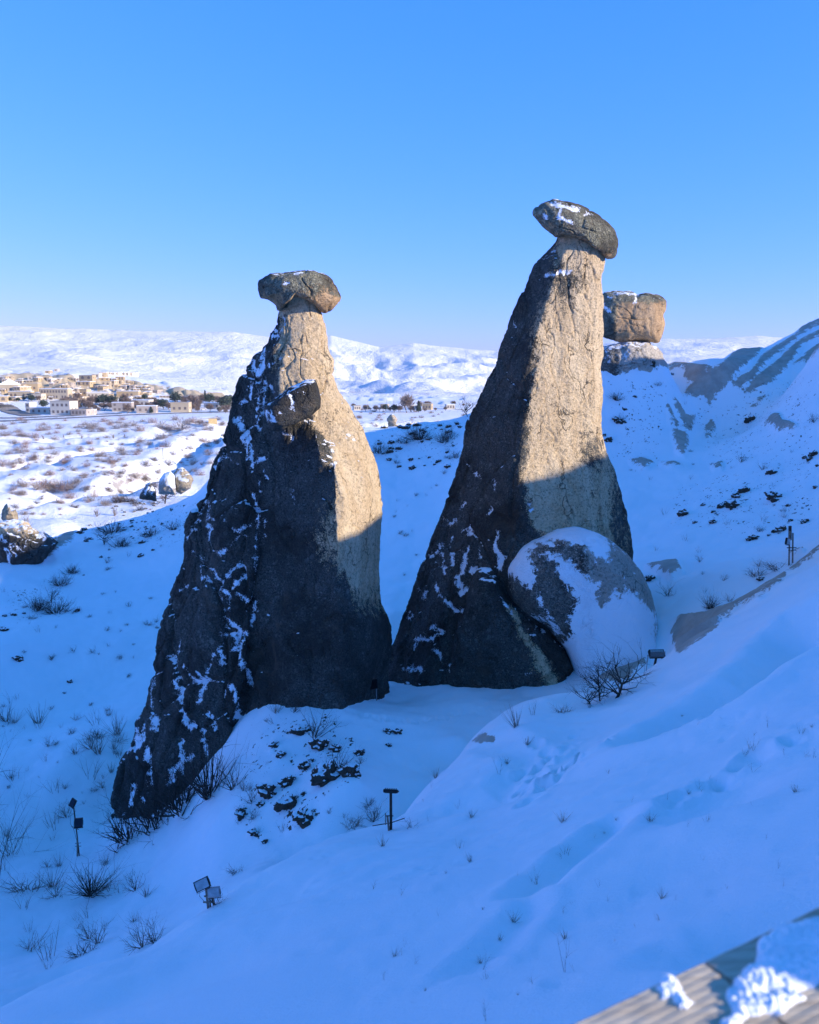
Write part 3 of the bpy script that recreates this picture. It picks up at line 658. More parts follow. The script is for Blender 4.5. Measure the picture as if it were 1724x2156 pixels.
A_lines += cM([(30,[(620,0),(640,60),(620,100)]),(12,[(650,140),(655,230)]),(14,[(690,120),(700,250),(710,320)]),(22,[(740,380),(760,470)]),(16,[(690,470),(720,530),(750,590)]),(12,[(745,630),(735,760),(725,900),(712,1040),(700,1160),(688,1210)]),(10,[(380,520),(330,630),(300,720)]),(14,[(400,540),(410,650)]),(16,[(400,690),(405,800),(430,860),(500,885),(560,830),(610,760)]),(7,[(515,645),(590,730),(680,780)]),(10,[(620,740),(650,700),(690,700)]),(14,[(290,870),(345,910),(350,1060),(385,1035)]),(8,[(395,980),(460,1010),(500,1080),(515,1200),(515,1400)]),(22,[(550,1040),(600,970),(660,980),(640,1060),(590,1110)]),(14,[(530,1140),(565,1175),(550,1280)]),(14,[(610,1160),(660,1210)]),(10,[(730,1230),(700,1390)]),(16,[(540,1340),(600,1420),(590,1550)]),(26,[(660,1440),(620,1540),(640,1670)]),(10,[(215,1460),(200,1600),(175,1780)]),(14,[(240,1660),(310,1770)]),(10,[(140,1610),(190,1620)]),(12,[(490,1440),(500,1500),(440,1640),(370,1800),(355,1860)]),(10,[(345,1710),(360,1760)]),(10,[(980,460),(975,540)]),(10,[(240,1100),(200,1140)]),(8,[(780,330),(810,370)]),(10,[(520,210),(580,270)]),(12,[(720,260),(790,230)]),(7,[(445,290),(490,220),(490,170)]),(7,[(250,780),(300,700)]),(12,[(180,1780),(200,1890)]),(8,[(30,1740),(28,1890)]),(10,[(500,1560),(505,1650)]),(16,[(660,1690),(690,1780)]),(16,[(550,1800),(600,1880)]),(10,[(500,1880),(560,1810)]),(8,[(785,660),(795,690)]),(8,[(790,750),(795,770)])])
A_lines += cB([(22,[(1100,80),(1130,200),(1155,340),(1200,300)]),(16,[(1240,30),(1260,60),(1240,150),(1220,170)]),(26,[(1250,330),(1260,420),(1270,500)]),(22,[(1440,70),(1480,270)]),(26,[(1290,230),(1310,270),(1320,340)]),(22,[(1080,560),(1040,680)]),(26,[(960,260),(965,330)]),(14,[(870,220),(860,270)]),(28,[(850,330),(860,430),(800,460)]),(18,[(915,460),(920,560),(940,720)]),(16,[(820,690),(810,800)]),(12,[(870,750),(890,780)]),(8,[(730,850),(760,860)]),(16,[(1170,500),(1130,530)]),(6,[(1100,400),(1100,620)]),(8,[(950,100),(948,200)]),(7,[(900,300),(895,400)])])
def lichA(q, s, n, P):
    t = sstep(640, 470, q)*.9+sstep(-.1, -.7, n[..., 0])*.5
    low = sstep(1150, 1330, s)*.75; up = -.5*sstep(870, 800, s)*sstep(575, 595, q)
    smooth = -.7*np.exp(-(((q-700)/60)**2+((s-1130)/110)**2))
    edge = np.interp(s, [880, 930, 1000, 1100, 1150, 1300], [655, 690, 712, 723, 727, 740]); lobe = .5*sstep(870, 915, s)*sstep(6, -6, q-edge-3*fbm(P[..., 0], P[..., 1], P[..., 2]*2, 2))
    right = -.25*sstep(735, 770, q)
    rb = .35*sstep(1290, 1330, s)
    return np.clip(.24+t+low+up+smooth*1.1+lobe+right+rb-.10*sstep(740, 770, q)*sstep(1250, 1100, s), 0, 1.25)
locA = on(*W(540, 1500, 31)[:2])
TA = thing('fairy_chimney', 'left rock pillar with flat mushroom cap and leaning slab on its shoulder, snow streaks on dark side', 'rock pillar', locA, 0, 'snow-streaked rock pillars with cap boulders')
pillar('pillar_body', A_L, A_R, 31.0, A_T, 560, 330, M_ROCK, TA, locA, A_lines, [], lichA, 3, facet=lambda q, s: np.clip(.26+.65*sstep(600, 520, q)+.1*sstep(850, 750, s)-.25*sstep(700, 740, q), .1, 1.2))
capA = [(543,592),(552,585),(571,576),(601,572),(630,568),(659,569),(684,578),(701,594),(710,611),(718,626),(713,638),(701,648),(688,657),(676,657),(667,647),(652,636),(630,626),(610,626),(603,638),(593,655),(586,655),(581,643),(566,633),(546,629),(543,611)]
def lichcap(q, s, n, P): return np.clip(.75+.5*n[..., 2]-.35*sstep(620, 690, q)+0*s, 0, 1.2)
boulder('cap_boulder', capA, 31.0, 1.25, M_CAP, TA, locA, 11, cU([(14,[(600,205),(660,200)]),(12,[(500,300),(540,290)])]), [], lichcap, 110, 170, .7, .5, cxy=(632, 604), fc=1.5, fa=.45)
slab = [(557,856),(591,831),(610,817),(645,800),(664,800),(669,814),(676,839),(675,858),(654,878),(625,892),(591,907),(571,907),(564,892),(557,873)]
boulder('leaning_slab', slab, 27.9, 1.1, M_ROCK, TA, locA, 23, cU([(26,[(550,1240),(570,1300),(580,1380)]),(14,[(620,1230),(660,1240)]),(18,[(350,1390),(380,1460),(430,1480),(400,1400)]),(8,[(470,1410)]),(8,[(760,1140),(740,1150)])]), [], lambda q, s, n, P: np.full(q.shape, .95), 90, 140, .35, .26, fa=.25, fc=1.5, kp=.1)
TA['label'] = 'left tall rock pillar with flat mushroom cap and dark slab leaning on its shoulder'

# --- right pillar
B_L = [(1176,490),(1168,508),(1151,525),(1137,544),(1120,569),(1110,593),(1100,620),(1085,657),(1073,686),(1054,727),(1044,754),(1024,796),(1015,823),(1000,852),(980,895),(976,939),(969,975),(951,1019),(932,1070),(910,1136),(888,1188),(863,1257),(837,1327),(815,1386),(790,1444),(770,1500),(755,1560)]
B_R = [(1268,490),(1273,530),(1272,544),(1271,571),(1267,593),(1267,637),(1266,686),(1264,720),(1265,749),(1263,771),(1266,808),(1266,893),(1269,917),(1277,953),(1291,986),(1302,1016),(1310,1038),(1317,1070),(1326,1107),(1332,1151),(1335,1180),(1338,1300),(1335,1560)]
B_T = {490:[(1176,0),(1190,.6),(1230,.8),(1260,.5),(1268,0)], 560:[(1125,0),(1155,.55),(1175,.85),(1230,.75),(1262,.45),(1271,0)],
 700:[(1068,0),(1120,.7),(1132,.95),(1200,.80),(1255,.5),(1266,0)], 850:[(1000,0),(1080,.75),(1112,1.0),(1130,.98),(1200,.78),(1255,.5),(1266,0)],
 1000:[(958,0),(1040,.68),(1092,.98),(1110,.95),(1200,.75),(1270,.42),(1297,0)], 1100:[(920,0),(1000,.5),(1090,.85),(1200,.75),(1290,.4),(1324,0)],
 1300:[(848,0),(930,.5),(1040,.82),(1120,.8),(1250,.5),(1338,0)], 1560:[(755,0),(850,.55),(1000,.85),(1100,.85),(1250,.5),(1335,0)]}
B_lines = c6([(8,[(520,215),(545,245)]),(12,[(580,280),(585,290)]),(6,[(690,330),(690,370)]),(16,[(495,440),(480,480)]),(12,[(665,460),(660,510)]),(12,[(885,460),(890,490)]),(12,[(400,535),(410,550)]),(9,[(460,545),(430,570)]),(20,[(715,620),(705,700),(725,760),(712,830)]),(12,[(500,600),(540,620),(530,580)]),(10,[(380,680),(320,760)]),(20,[(380,740),(395,850)]),(30,[(540,710),(520,800),(480,880),(490,960)]),(34,[(560,830),(610,850),(640,900)]),(16,[(500,960),(560,940),(650,920),(680,1010)]),(18,[(430,740),(440,800)]),(12,[(600,700),(610,760)]),(14,[(350,930),(400,1010),(460,1060)]),(8,[(290,960),(270,1000)]),(8,[(250,945),(255,955)]),(20,[(500,1070),(570,1090),(620,1110),(600,1150)]),(14,[(330,1160),(400,1190),(300,1230),(220,1230),(210,1280)]),(18,[(200,1380),(150,1410)]),(24,[(190,1400),(240,1390),(270,1420)]),(16,[(340,1290),(380,1340)]),(20,[(650,1170),(690,1250)]),(16,[(430,1380),(450,1440),(500,1500)]),(6,[(700,1380),(690,1420)]),(8,[(195,1080),(190,1110)]),(8,[(320,850),(340,900)]),(8,[(430,640),(420,700)]),(10,[(870,920),(880,915)])])
B_lines += c3([(14,[(680,630),(650,650)]),(18,[(620,865),(680,850),(740,825),(830,835)]),(12,[(350,1270),(350,1310)]),(8,[(590,730),(600,740)]),(8,[(555,900),(560,905)])])
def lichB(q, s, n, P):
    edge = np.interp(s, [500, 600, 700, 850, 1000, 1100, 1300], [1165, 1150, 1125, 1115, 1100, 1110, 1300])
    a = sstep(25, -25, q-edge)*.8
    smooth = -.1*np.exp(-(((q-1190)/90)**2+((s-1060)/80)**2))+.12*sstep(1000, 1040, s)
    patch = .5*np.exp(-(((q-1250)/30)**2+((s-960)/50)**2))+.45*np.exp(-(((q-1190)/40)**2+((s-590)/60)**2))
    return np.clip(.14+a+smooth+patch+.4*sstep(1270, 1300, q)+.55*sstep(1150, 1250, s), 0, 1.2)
locB = on(*W(1080, 1450, 35)[:2])
TB = thing('fairy_chimney', 'tallest rock pillar with tilted oval boulder balanced on top and long sunlit tan face', 'rock pillar', locB, 0, 'snow-streaked rock pillars with cap boulders')
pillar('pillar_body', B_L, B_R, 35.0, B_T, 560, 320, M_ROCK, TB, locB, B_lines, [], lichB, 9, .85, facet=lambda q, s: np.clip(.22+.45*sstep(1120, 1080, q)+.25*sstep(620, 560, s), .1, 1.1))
capB = [(1122,444),(1127,437),(1137,429),(1156,425),(1166,421),(1186,423),(1210,429),(1239,442),(1264,456),(1283,471),(1296,490),(1302,510),(1300,527),(1293,544),(1273,547),(1264,534),(1239,518),(1210,504),(1190,497),(1171,499),(1156,486),(1137,471),(1126,460)]
boulder('cap_boulder', capB, 35.0, 1.35, M_CAP, TB, locB, 31, c3([(30,[(640,245),(720,270),(800,290),(880,300)]),(26,[(600,340),(620,370)]),(28,[(730,320),(720,370),(780,390),(840,410)]),(7,[(950,325),(1000,345)])]), [], lambda q, s, n, P: np.clip(1.0+.6*n[..., 2], .1, 1.2), 110, 170, .5, .5)
butt = [(1000,1190),(1040,1195),(1075,1250),(1120,1295),(1160,1335),(1190,1365),(1206,1402),(1217,1442),(1212,1470),(1190,1500),(1150,1540),(1050,1540),(960,1520),(940,1440),(960,1330)]
def lichbut(q, s, n, P):
    d = segd(q+14*fbm(P[..., 0]*1.2, P[..., 1], P[..., 2]*1.2, 3), s, (1075, 1280), (1180, 1470)); return np.clip(1.0-.72*np.exp(-(d/(10+16*sstep(1300, 1460, s)))**2), 0, 1.1)
boulder('buttress', butt, 32.0, 1.5, M_ROCK, TB, locB, 41, c6([(8,[(720,990),(780,1060),(790,1090)]),(10,[(870,1430),(885,1430)])]), [], lichbut, 130, 150, .8, .45, cxy=(1080, 1400), fc=1.6)
dome = [(1062,1190),(1090,1150),(1125,1128),(1170,1112),(1215,1108),(1255,1120),(1290,1140),(1325,1170),(1350,1205),(1368,1240),(1376,1275),(1388,1320),(1402,1380),(1410,1450),(1380,1520),(1290,1540),(1232,1500),(1212,1430),(1190,1370),(1150,1325),(1100,1290),(1056,1245)]
D6 = lambda P: cv(P, 789.5, 894.7, 2.73)
dome_polys = [D6([(940,660),(1050,595),(1160,570),(1260,600),(1320,640),(1350,700),(1350,790),(1260,770),(1220,700),(1130,690),(1080,650),(1000,665)]), D6([(740,760),(830,670),(900,645),(935,660),(890,720),(880,760),(940,870),(900,950),(800,880),(740,850)]),
 D6([(1000,740),(1110,765),(1180,840),(1240,890),(1310,905),(1270,980),(1300,1040),(1380,940),(1400,990),(1430,940),(1500,970),(1560,1030),(1620,1100),(1640,1500),(1100,1600),(1060,1270),(1130,1200),(1110,1130),(1150,1000),(1110,930),(1040,850),(1050,790),(960,765)])]
dome_lines = c6([(14,[(880,745),(990,740),(1060,760)]),(20,[(900,1110),(1000,1120),(1050,1190)]),(16,[(940,980),(980,1070),(1050,1180)]),(8,[(1415,880)])])
locD = on(*W(1230, 1480, 32)[:2])
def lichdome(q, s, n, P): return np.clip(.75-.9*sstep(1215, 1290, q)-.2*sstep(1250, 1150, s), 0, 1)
DO = boulder('rounded_boulder', dome, 32.6, 2.7, M_DOME, None, locD, 57, dome_lines, dome_polys, lichdome, 150, 200, .55, .42, cxy=(1262, 1300), fa=.28, fc=1.8, kp=.1)
tag(DO, 'large smooth grey boulder half covered in snow at foot of tall right pillar', 'boulder')

# --- third pillar behind
locC = on(*W(1330, 765, 62)[:2])
TC3 = thing('fairy_chimney', 'blocky brown boulder balanced on low pale rock base, behind the tall right pillar', 'rock pillar', locC)
basC = [(1250,742),(1265,732),(1288,724),(1327,718),(1366,718),(1383,735),(1393,747),(1398,764),(1398,830),(1330,840),(1250,835)]
boulder('base_rock', basC, 65, 2.4, M_DOME, TC3, locC, 61, c3([(14,[(1330,1520),(1300,1570)]),(10,[(1130,1540),(1110,1560)]),(8,[(1170,1570),(1150,1600)])]), [], lambda q, s, n, P: np.clip(.7-.7*sstep(1290, 1320, q), 0, 1), 70, 110, 1.4, .5, fc=2.2, fa=.8)
capC = [(1262,640),(1266,622),(1271,615),(1293,612),(1317,613),(1332,616),(1342,622),(1352,619),(1365,617),(1386,621),(1404,632),(1403,654),(1398,661),(1400,686),(1393,710),(1386,722),(1371,719),(1342,717),(1325,720),(1308,721),(1288,718),(1265,708),(1258,690),(1258,660)]
boulder('cap_boulder', capC, 65, 2.2, M_CAP, TC3, locC, 71, c3([(40,[(1110,1130),(1150,1180)]),(14,[(1200,1025),(1300,1020),(1400,1030)]),(16,[(1140,1050),(1160,1050)]),(14,[(1380,1060),(1380,1100)])]), [], lambda q, s, n, P: np.clip(.15+.8*sstep(650, 620, s)+.9*sstep(1305, 1285, q), 0, 1.1), 90, 130, .9, .30, fc=2.8, fa=.55, kp=1.6)

c1 = lambda P: cv(P, 0, 631.5, 3.276)
cl1 = lambda P: cv(P, 0, 1000, 4.095)
cR = lambda P: cv(P, 473.6, 526, 4.095)
def rockthing(name, label, outline, D, T, seed, mat, lich, lines=(), pw=.5, amp=1.5, group=None, n1=70, n2=110, fc=2.5):
    O = np.array(outline); c = O.mean(0); p = W(c[0], O[:, 1].max(), D); loc = Vector(p)
    o = boulder(name, outline, D, T, mat, None, loc, seed, lines, [], lich, n1, n2, amp, pw, fc=fc, fa=.7)
    return tag(o, label, 'rock', group)
M_CREAM = rock_material('cream_tuff', (.50, .41, .28), (.60, .50, .35), (.20, .18, .14), (.30, .27, .20), 3.0, True, .35)
rockthing('rock_outcrop', 'broad dark rock outcrop with snow ledges at left edge, lit brown on top', cl1([(-60,400),(60,385),(190,390),(250,450),(330,510),(370,508),(430,530),(490,600),(450,660),(400,800),(300,900),(160,980),(60,1040),(-60,1040)]), 67, 4.2, 81, M_ROCK, lambda q, s, n, P: np.clip(.12+.95*sstep(1105, 1150, s), 0, 1.1),
          cl([(14,[(40,560),(120,600),(190,650),(225,610),(228,560)]),(26,[(60,640),(90,680),(70,760)]),(30,[(0,530),(40,570)]),(16,[(90,610),(140,700)]),(12,[(10,850),(25,790)])], 0, 1000, 4.095), .45, 1.6, None, 110, 160, 4.0)
rockthing('rock_spire', 'small pale cone of rock standing on top of the dark outcrop', cl1([(5,420),(15,330),(35,270),(62,235),(85,290),(108,335),(135,290),(152,330),(155,420)]), 70, 1.6, 83, M_CREAM, lambda q, s, n, P: np.clip(.5-q/20, 0, .5), [], .6, 1.2)
rockthing('small_rock', 'small sunlit tan knob beside the dark outcrop on the slope crest', cl1([(450,620),(462,560),(480,535),(505,528),(530,575),(505,620)]), 73, 1.2, 85, M_CREAM, lambda q, s, n, P: np.full(q.shape, .1), [], .6, 1.0)
rockthing('rounded_rock', 'snow-plastered grey rounded rock beside the sunlit cream one', c1([(1090,1340),(1098,1240),(1130,1195),(1175,1180),(1205,1210),(1215,1350)]), 97, 2.3, 87, M_DOME, lambda q, s, n, P: np.full(q.shape, .2), [(14, c1([(1120,1215),(1170,1200),(1185,1250)]))], .6, 1.0)
rockthing('rounded_rock', 'cream sunlit rounded rock with a snow patch behind the bare tree', c1([(1203,1320),(1198,1200),(1225,1165),(1260,1158),(1300,1190),(1335,1235),(1310,1300),(1250,1345)]), 99, 2.4, 89, M_CREAM, lambda q, s, n, P: np.full(q.shape, .05), [(5, c1([(1215,1215),(1235,1190),(1245,1235),(1275,1240)]))], .6, 1.0)
rockthing('cone_rock', 'small dark ribbed rock cone left of the snow-plastered rounded rock', c1([(960,1370),(985,1310),(1010,1270),(1040,1252),(1070,1300),(1082,1390)]), 93, 1.8, 91, M_ROCK, lambda q, s, n, P: np.full(q.shape, .8), [(3, c1([(1030,1270),(1000,1330)])), (3, c1([(1050,1290),(1045,1340)]))], .7, 1.2)
for i, (P, lb) in enumerate([([(1305,1690),(1315,1600),(1345,1535),(1380,1590),(1375,1690)], 'pale pointed rock cone nearest the slope in the sunlit gap'), ([(1400,1600),(1412,1500),(1398,1460),(1440,1408),(1485,1460),(1475,1500),(1540,1530),(1550,1600)], 'broken cream rock cluster above the snowy bank in the sunlit gap'), ([(1540,1600),(1560,1520),(1600,1490),(1640,1530),(1650,1600)], 'low cream rock hump farthest right in the sunlit gap')]):
    h = hit(*cR(P)[len(P)//2]); D = min(max(h.y if h else 170, 130), 260)
    rockthing('cone_rock', lb, cR(P), D, 3, 95+i, M_CREAM, lambda q, s, n, P_: np.full(q.shape, .1), [], .7, 3.0, None, 40, 60)

# ------------------------------------------------------------------ leafless shrubs and trees
def grow(mb, p, d, L, rad, lev, rnd, kids, bend=.25, up=.1, seg=4, n=3):
    pts_ = [p]; q = p.copy(); dd = d.copy(); rs = [rad]
    for i in range(seg):
        dd = (dd+Vector((rnd.gauss(0, bend), rnd.gauss(0, bend), rnd.gauss(0, bend)+up))).normalized(); q = q+dd*(L/seg); pts_.append(q.copy()); rs.append(rad*(1-.75*(i+1)/seg))
    mb.tube(pts_, rs, n, False)
    if lev > 0:
        for k in range(kids):
            i = rnd.randint(1, seg); c = pts_[i]; base = (pts_[i]-pts_[i-1]).normalized()
            nd = (base+Vector((rnd.gauss(0, .6), rnd.gauss(0, .6), rnd.gauss(0, .6)))).normalized()
            grow(mb, c, nd, L*rnd.uniform(.4, .7), rs[i]*.75, lev-1, rnd, max(2, kids-1), bend, up, max(2, seg-1), n)
def shrub(seed, stems, tilt, L, rad, lev, kids, bend=.2, up=.08, base=.06):
    rnd = random.Random(seed); mb = MB()
    for i in range(stems):
        a = rnd.uniform(0, 2*math.pi); t = rnd.uniform(0, tilt)
        d = Vector((math.cos(a)*math.sin(t), math.sin(a)*math.sin(t), math.cos(t)))
        p = Vector((math.cos(a)*base*rnd.random(), math.sin(a)*base*rnd.random(), -.05))
        grow(mb, p, d, L*rnd.uniform(.6, 1.1), rad, lev, rnd, kids, bend, up)
    return mb.mesh('shrub_stems')
PR = {'twig': [shrub(i, 12, 1.1, .95, .013, 2, 3) for i in range(3)],
      'spiky': [shrub(10+i, 46, 1.35, 1.0, .014, 1, 3, .10, .03, .1) for i in range(2)],
      'fan': [shrub(20+i, 26, .75, 1.05, .009, 0, 0, .07, .02, .12) for i in range(3)],
      'stalk': [shrub(30+i, 7, .6, 1.0, .010, 1, 2, .10, .05, .3) for i in range(3)],
      'low': [shrub(40+i, 30, 1.3, .8, .014, 2, 2, .3, .05, .35) for i in range(3)],
      'dense': [shrub(50+i, 60, 1.4, .9, .016, 2, 2, .2, .05, .5) for i in range(2)]}
PR['stem'] = [shrub(90+i, 2, .5, 1.0, .009, 1, 4, .12, .03, .05) for i in range(4)]
def fuzzy(seed, n, sq, z0, ln=.22, wd=.012, up=.5):
    r = np.random.default_rng(seed); d = r.normal(size=(n, 3)); d /= np.linalg.norm(d, axis=1)[:, None]; rad = r.random(n)**.5
    lob = 1+.5*perlin(d[:, 0]*2.2+seed*1.7, d[:, 1]*2.2, d[:, 2]*2.2)*1.6
    P = d*(rad*lob)[:, None]*np.array(sq)+np.array([0, 0, z0]); P[:, 2] = np.maximum(P[:, 2], .02)
    t = d*1.0+r.normal(size=(n, 3))*.5+np.array([0, 0, up]); t /= np.linalg.norm(t, axis=1)[:, None]; w = np.cross(t, r.normal(size=(n, 3))); w /= np.linalg.norm(w, axis=1)[:, None]
    L = (ln*r.uniform(.5, 1.2, n))[:, None]; V = np.stack([P-t*L/2+w*wd, P-t*L/2-w*wd, P+t*L/2], 1).reshape(-1, 3)
    return mesh_np('twigs', V, np.arange(3*n).reshape(-1, 3), smooth=False)
def tree_meshes(seed, lean=.25, L=.4, rad=.026, kids=5, lev=3, nb=11):
    rnd = random.Random(seed); t = MB(); c = MB(); tips = []
    p = Vector((0, 0, -.1)); d = Vector((lean, 0, 1)).normalized(); pts_ = [p]
    for i in range(4):
        d = (d+Vector((rnd.gauss(0, .15), rnd.gauss(0, .15), 0))).normalized(); p = p+d*L/4; pts_.append(p.copy())
    t.tube(pts_, [rad, rad*.9, rad*.8, rad*.7, rad*.6], 6)
    for k in range(nb):
        i = rnd.choice([2, 3, 4, 4]); a = rnd.uniform(0, 6.28); nd = Vector((math.cos(a), math.sin(a), rnd.uniform(.3, 1.3))).normalized()
        grow(c, pts_[i], nd, rnd.uniform(.4, .65), rad*.55, lev-1, rnd, kids, .22, .05, 4)
    return t.mesh('trunk'), c.mesh('branches')
PT = [tree_meshes(i) for i in (1, 2, 3)]; PT2 = [(tree_meshes(7+i, .05, .5, .04, 2, 1, 3)[0], fuzzy(5+i, 900, (.40, .40, .36), .60, .24, .013)) for i in range(3)]
def put_shrub(kind, px, py, hpx, label, group=None, wide=1.0, mat=None, dmin=0, name='leafless_shrub', cat='shrub', k=None, lean=None, zoff=0):
    h = hit(px, py, dmin)
    if h is None: return None
    D = h.length; H = hpx/FPX*D
    ms = PR[kind]; me = ms[random.randrange(len(ms)) if k is None else k]
    key = (me.name, (mat or M_TWIG).name)
    if key not in _mc:
        m2 = me.copy(); m2.materials.append(mat or M_TWIG); _mc[key] = m2
    o = link(name, _mc[key]); o.location = h+Vector((0, 0, zoff)); o.rotation_euler = (lean[0] if lean else random.gauss(0, .08), lean[1] if lean else random.gauss(0, .08), random.uniform(0, 6.28))
    o.scale = (H*wide, H*wide, H); tag(o, label, cat, group); return o
_mc = {}
def put_tree(px, py, hpx, label, k=0, group=None, wide=1.0, protos=None, mat=None, name='bare_tree', dmin=0):
    h = hit(px, py, dmin)
    if h is None: return None
    protos = protos or PT; tm, cm = protos[k % len(protos)]; mat = mat or M_TWIG
    out = []
    for me in (tm, cm):
        key = (me.name, mat.name)
        if key not in _mc: m2 = me.copy(); m2.materials.append(mat); _mc[key] = m2
        out.append(_mc[key])
    H = hpx/FPX*h.length
    t = thing(name, label, 'tree', h, random.uniform(0, 6.28), group); t.scale = (H*wide, H*wide, H)
    link('trunk', out[0], None, t); link('branches', out[1], None, t); return t
put_tree(1290, 1474, 118, 'bare forked tree in front of the big grey boulder, left of the lamp', 0, wide=1.15)
put_tree(1262, 1478, 92, 'upright bare tree between the forked tree and the right pillar', 2, wide=.9)
put_tree(1245, 1482, 62, 'smaller bare tree touching the right pillar foot', 1, wide=1.1)
put_tree(348, 1060, 46, 'dark round bare tree on the slope crest before the cream rock', 2, wide=1.5)
put_tree(1626, 1208, 36, 'small bare tree leaning left of the lamp post on the right slope', 1, wide=1.6)
put_tree(222, 1146, 46, 'slender bare tree on the shaded slope left of the dark bush', 0, wide=.9)
put_tree(108, 1270, 36, 'small leafy-looking bare tree above the dark bush on the left slope', 2, wide=1.0)
shr = [('spiky',190,1883,62,'large spiky leafless bush on the snow below the leaning lamp post',1.0,M_TWIG),('twig',285,1876,40,'small leafless bush right of the large spiky bush',1.1,M_TWIG),
 ('spiky',440,1675,120,'large dark bush with long twigs against the foot of the left pillar',.8,M_TWIG),('dense',385,1700,85,'dark tangled bush directly under the left pillar',1.1,M_TWIG),('dense',325,1735,82,'dark dense bush mass below the tip of the left pillar',1.1,M_TWIG),('dense',272,1768,62,'low dark bush at the lower end of the bush row',1.1,M_TWIG),
 ('twig',490,1660,70,'tall bare bush right of the dark bush at the pillar foot',.9,M_TWIG),('twig',660,1556,68,'bare bush growing out of the snowy mound of clods',1.0,M_TWIG),('twig',712,1625,55,'bare bush above the largest earth clod',1.0,M_TWIG),('twig',530,1690,45,'thin bare bush at the left of the clod mound',1.0,M_TWIG),
 ('low',742,1745,32,'brownish low bush left of the square-topped lamp post',1.2,M_TWIG2),('twig',785,1730,42,'bare twiggy bush just left of the square-topped lamp post',1.2,M_TWIG),('stalk',865,1742,36,'sparse twigs right of the square-topped lamp post',1.5,M_TWIG),
 ('fan',1086,1531,48,'fan of straight dry stems on the snowy hump before the right pillar',1.0,M_TWIG2),('stalk',1122,1506,32,'few thin stems on the snowy hump',.8,M_TWIG),('low',1185,1500,26,'low bush between the snowy hump and the right pillar',1.2,M_TWIG2),
 ('fan',582,1500,30,'brown straw tuft on the mound beside the left pillar',1.3,M_STRAW),('twig',620,1500,38,'thin bush right of the straw tuft on the mound',.9,M_TWIG),
 ('dense',118,1290,34,'very dark round bush on the left slope',1.0,M_TWIG),('dense',78,1283,30,'dark bush left of the very dark round one',1.0,M_TWIG),('dense',235,1122,28,'dark bush on the shaded slope crest',1.3,M_TWIG),('dense',254,1152,24,'small dark bush lower on the shaded slope crest',1.0,M_TWIG),
 ('dense',315,1130,22,'dark bush on the shaded slope nearer the left pillar',1.2,M_TWIG),('dense',127,1233,24,'small dark bush high on the left slope',1.0,M_TWIG),('dense',150,1208,22,'dark sprig on the left slope below the dark outcrop',.9,M_TWIG),('low',365,1113,26,'dark bush close to the left pillar edge',1.1,M_TWIG),
 ('spiky',1495,1282,34,'leafless bush in the hollow behind the bare grey rock ridge',.8,M_TWIG),('low',1590,1215,26,'bush below the small leaning tree on the right slope',1.3,M_TWIG),('twig',1405,1255,34,'pale thin bush right of the big grey boulder',1.2,M_TWIG2),('twig',1535,1268,20,'thin bush at the hollow edge',1.2,M_TWIG2),
 ('spiky',1298,844,20,'small dark tuft on the slope beside the right pillar',1.0,M_TWIG),('low',1302,886,18,'low dark tuft beside the right pillar below the upper tuft',1.2,M_TWIG),
 ('twig',1714,890,22,'bare twigs at the far right of the hillside',1.0,M_TWIG),('twig',1560,975,20,'bare sprig on the right hillside above the bare rock patch',1.1,M_TWIG),('twig',1605,990,18,'bare sprig right of its neighbour on the right hillside',1.2,M_TWIG2),
 ('twig',300,1995,56,'sparse tall bush on the snow left of the twin lamp',1.1,M_TWIG2),('twig',325,1985,40,'reddish bare bush beside the crest below the twin lamp',1.3,M_TWIG),('low',175,2010,30,'low bush right above the near snow crest',1.4,M_TWIG),('stalk',100,2020,55,'tall thin stalks at the lower left',1.1,M_TWIG2),('stalk',60,2005,50,'thin stalks left of the tall ones',1.2,M_TWIG2),
 ('low',60,1875,44,'brownish bush at the lower left edge',1.3,M_TWIG2),('twig',140,1722,30,'small bush upslope of the leaning lamp post',1.3,M_TWIG2),('low',200,1560,24,'pale bush left of the left pillar foot',1.3,M_TWIG),('low',150,1545,16,'tiny dark bush on the lower left slope',1.1,M_TWIG),('twig',215,1660,22,'thin bush beside the tip of the left pillar',1.2,M_TWIG2),
 ('twig',12,1520,50,'twigs reaching in from the left edge',.9,M_TWIG),('twig',455,1905,34,'thin bush right of the twin lamp on the crest',.9,M_TWIG),('low',498,1838,20,'low tuft on the snow above the crest',1.4,M_TWIG),
 ('low',1600,1120,16,'dark tuft beside the lamp post on the right slope',1.0,M_TWIG),('dense',880,925,34,'dark bush on the slope crest between the pillars',1.1,M_TWIG),('dense',938,930,34,'dark round bush left of the right pillar edge',.9,M_TWIG),('dense',800,955,26,'dark bush beside the left pillar on the crest',1.2,M_TWIG),('low',850,935,20,'low dark scrub on the crest between pillars',1.6,M_TWIG),('low',960,965,24,'dark scrub against the right pillar',.9,M_TWIG)]
for kd, a, b, h_, lb, wd, mt in shr: put_shrub(kd, a, b, h_, lb, None, wd, mt)
k8_ = lambda x, y: (894.7+x/2.079, 1421+y/2.079)
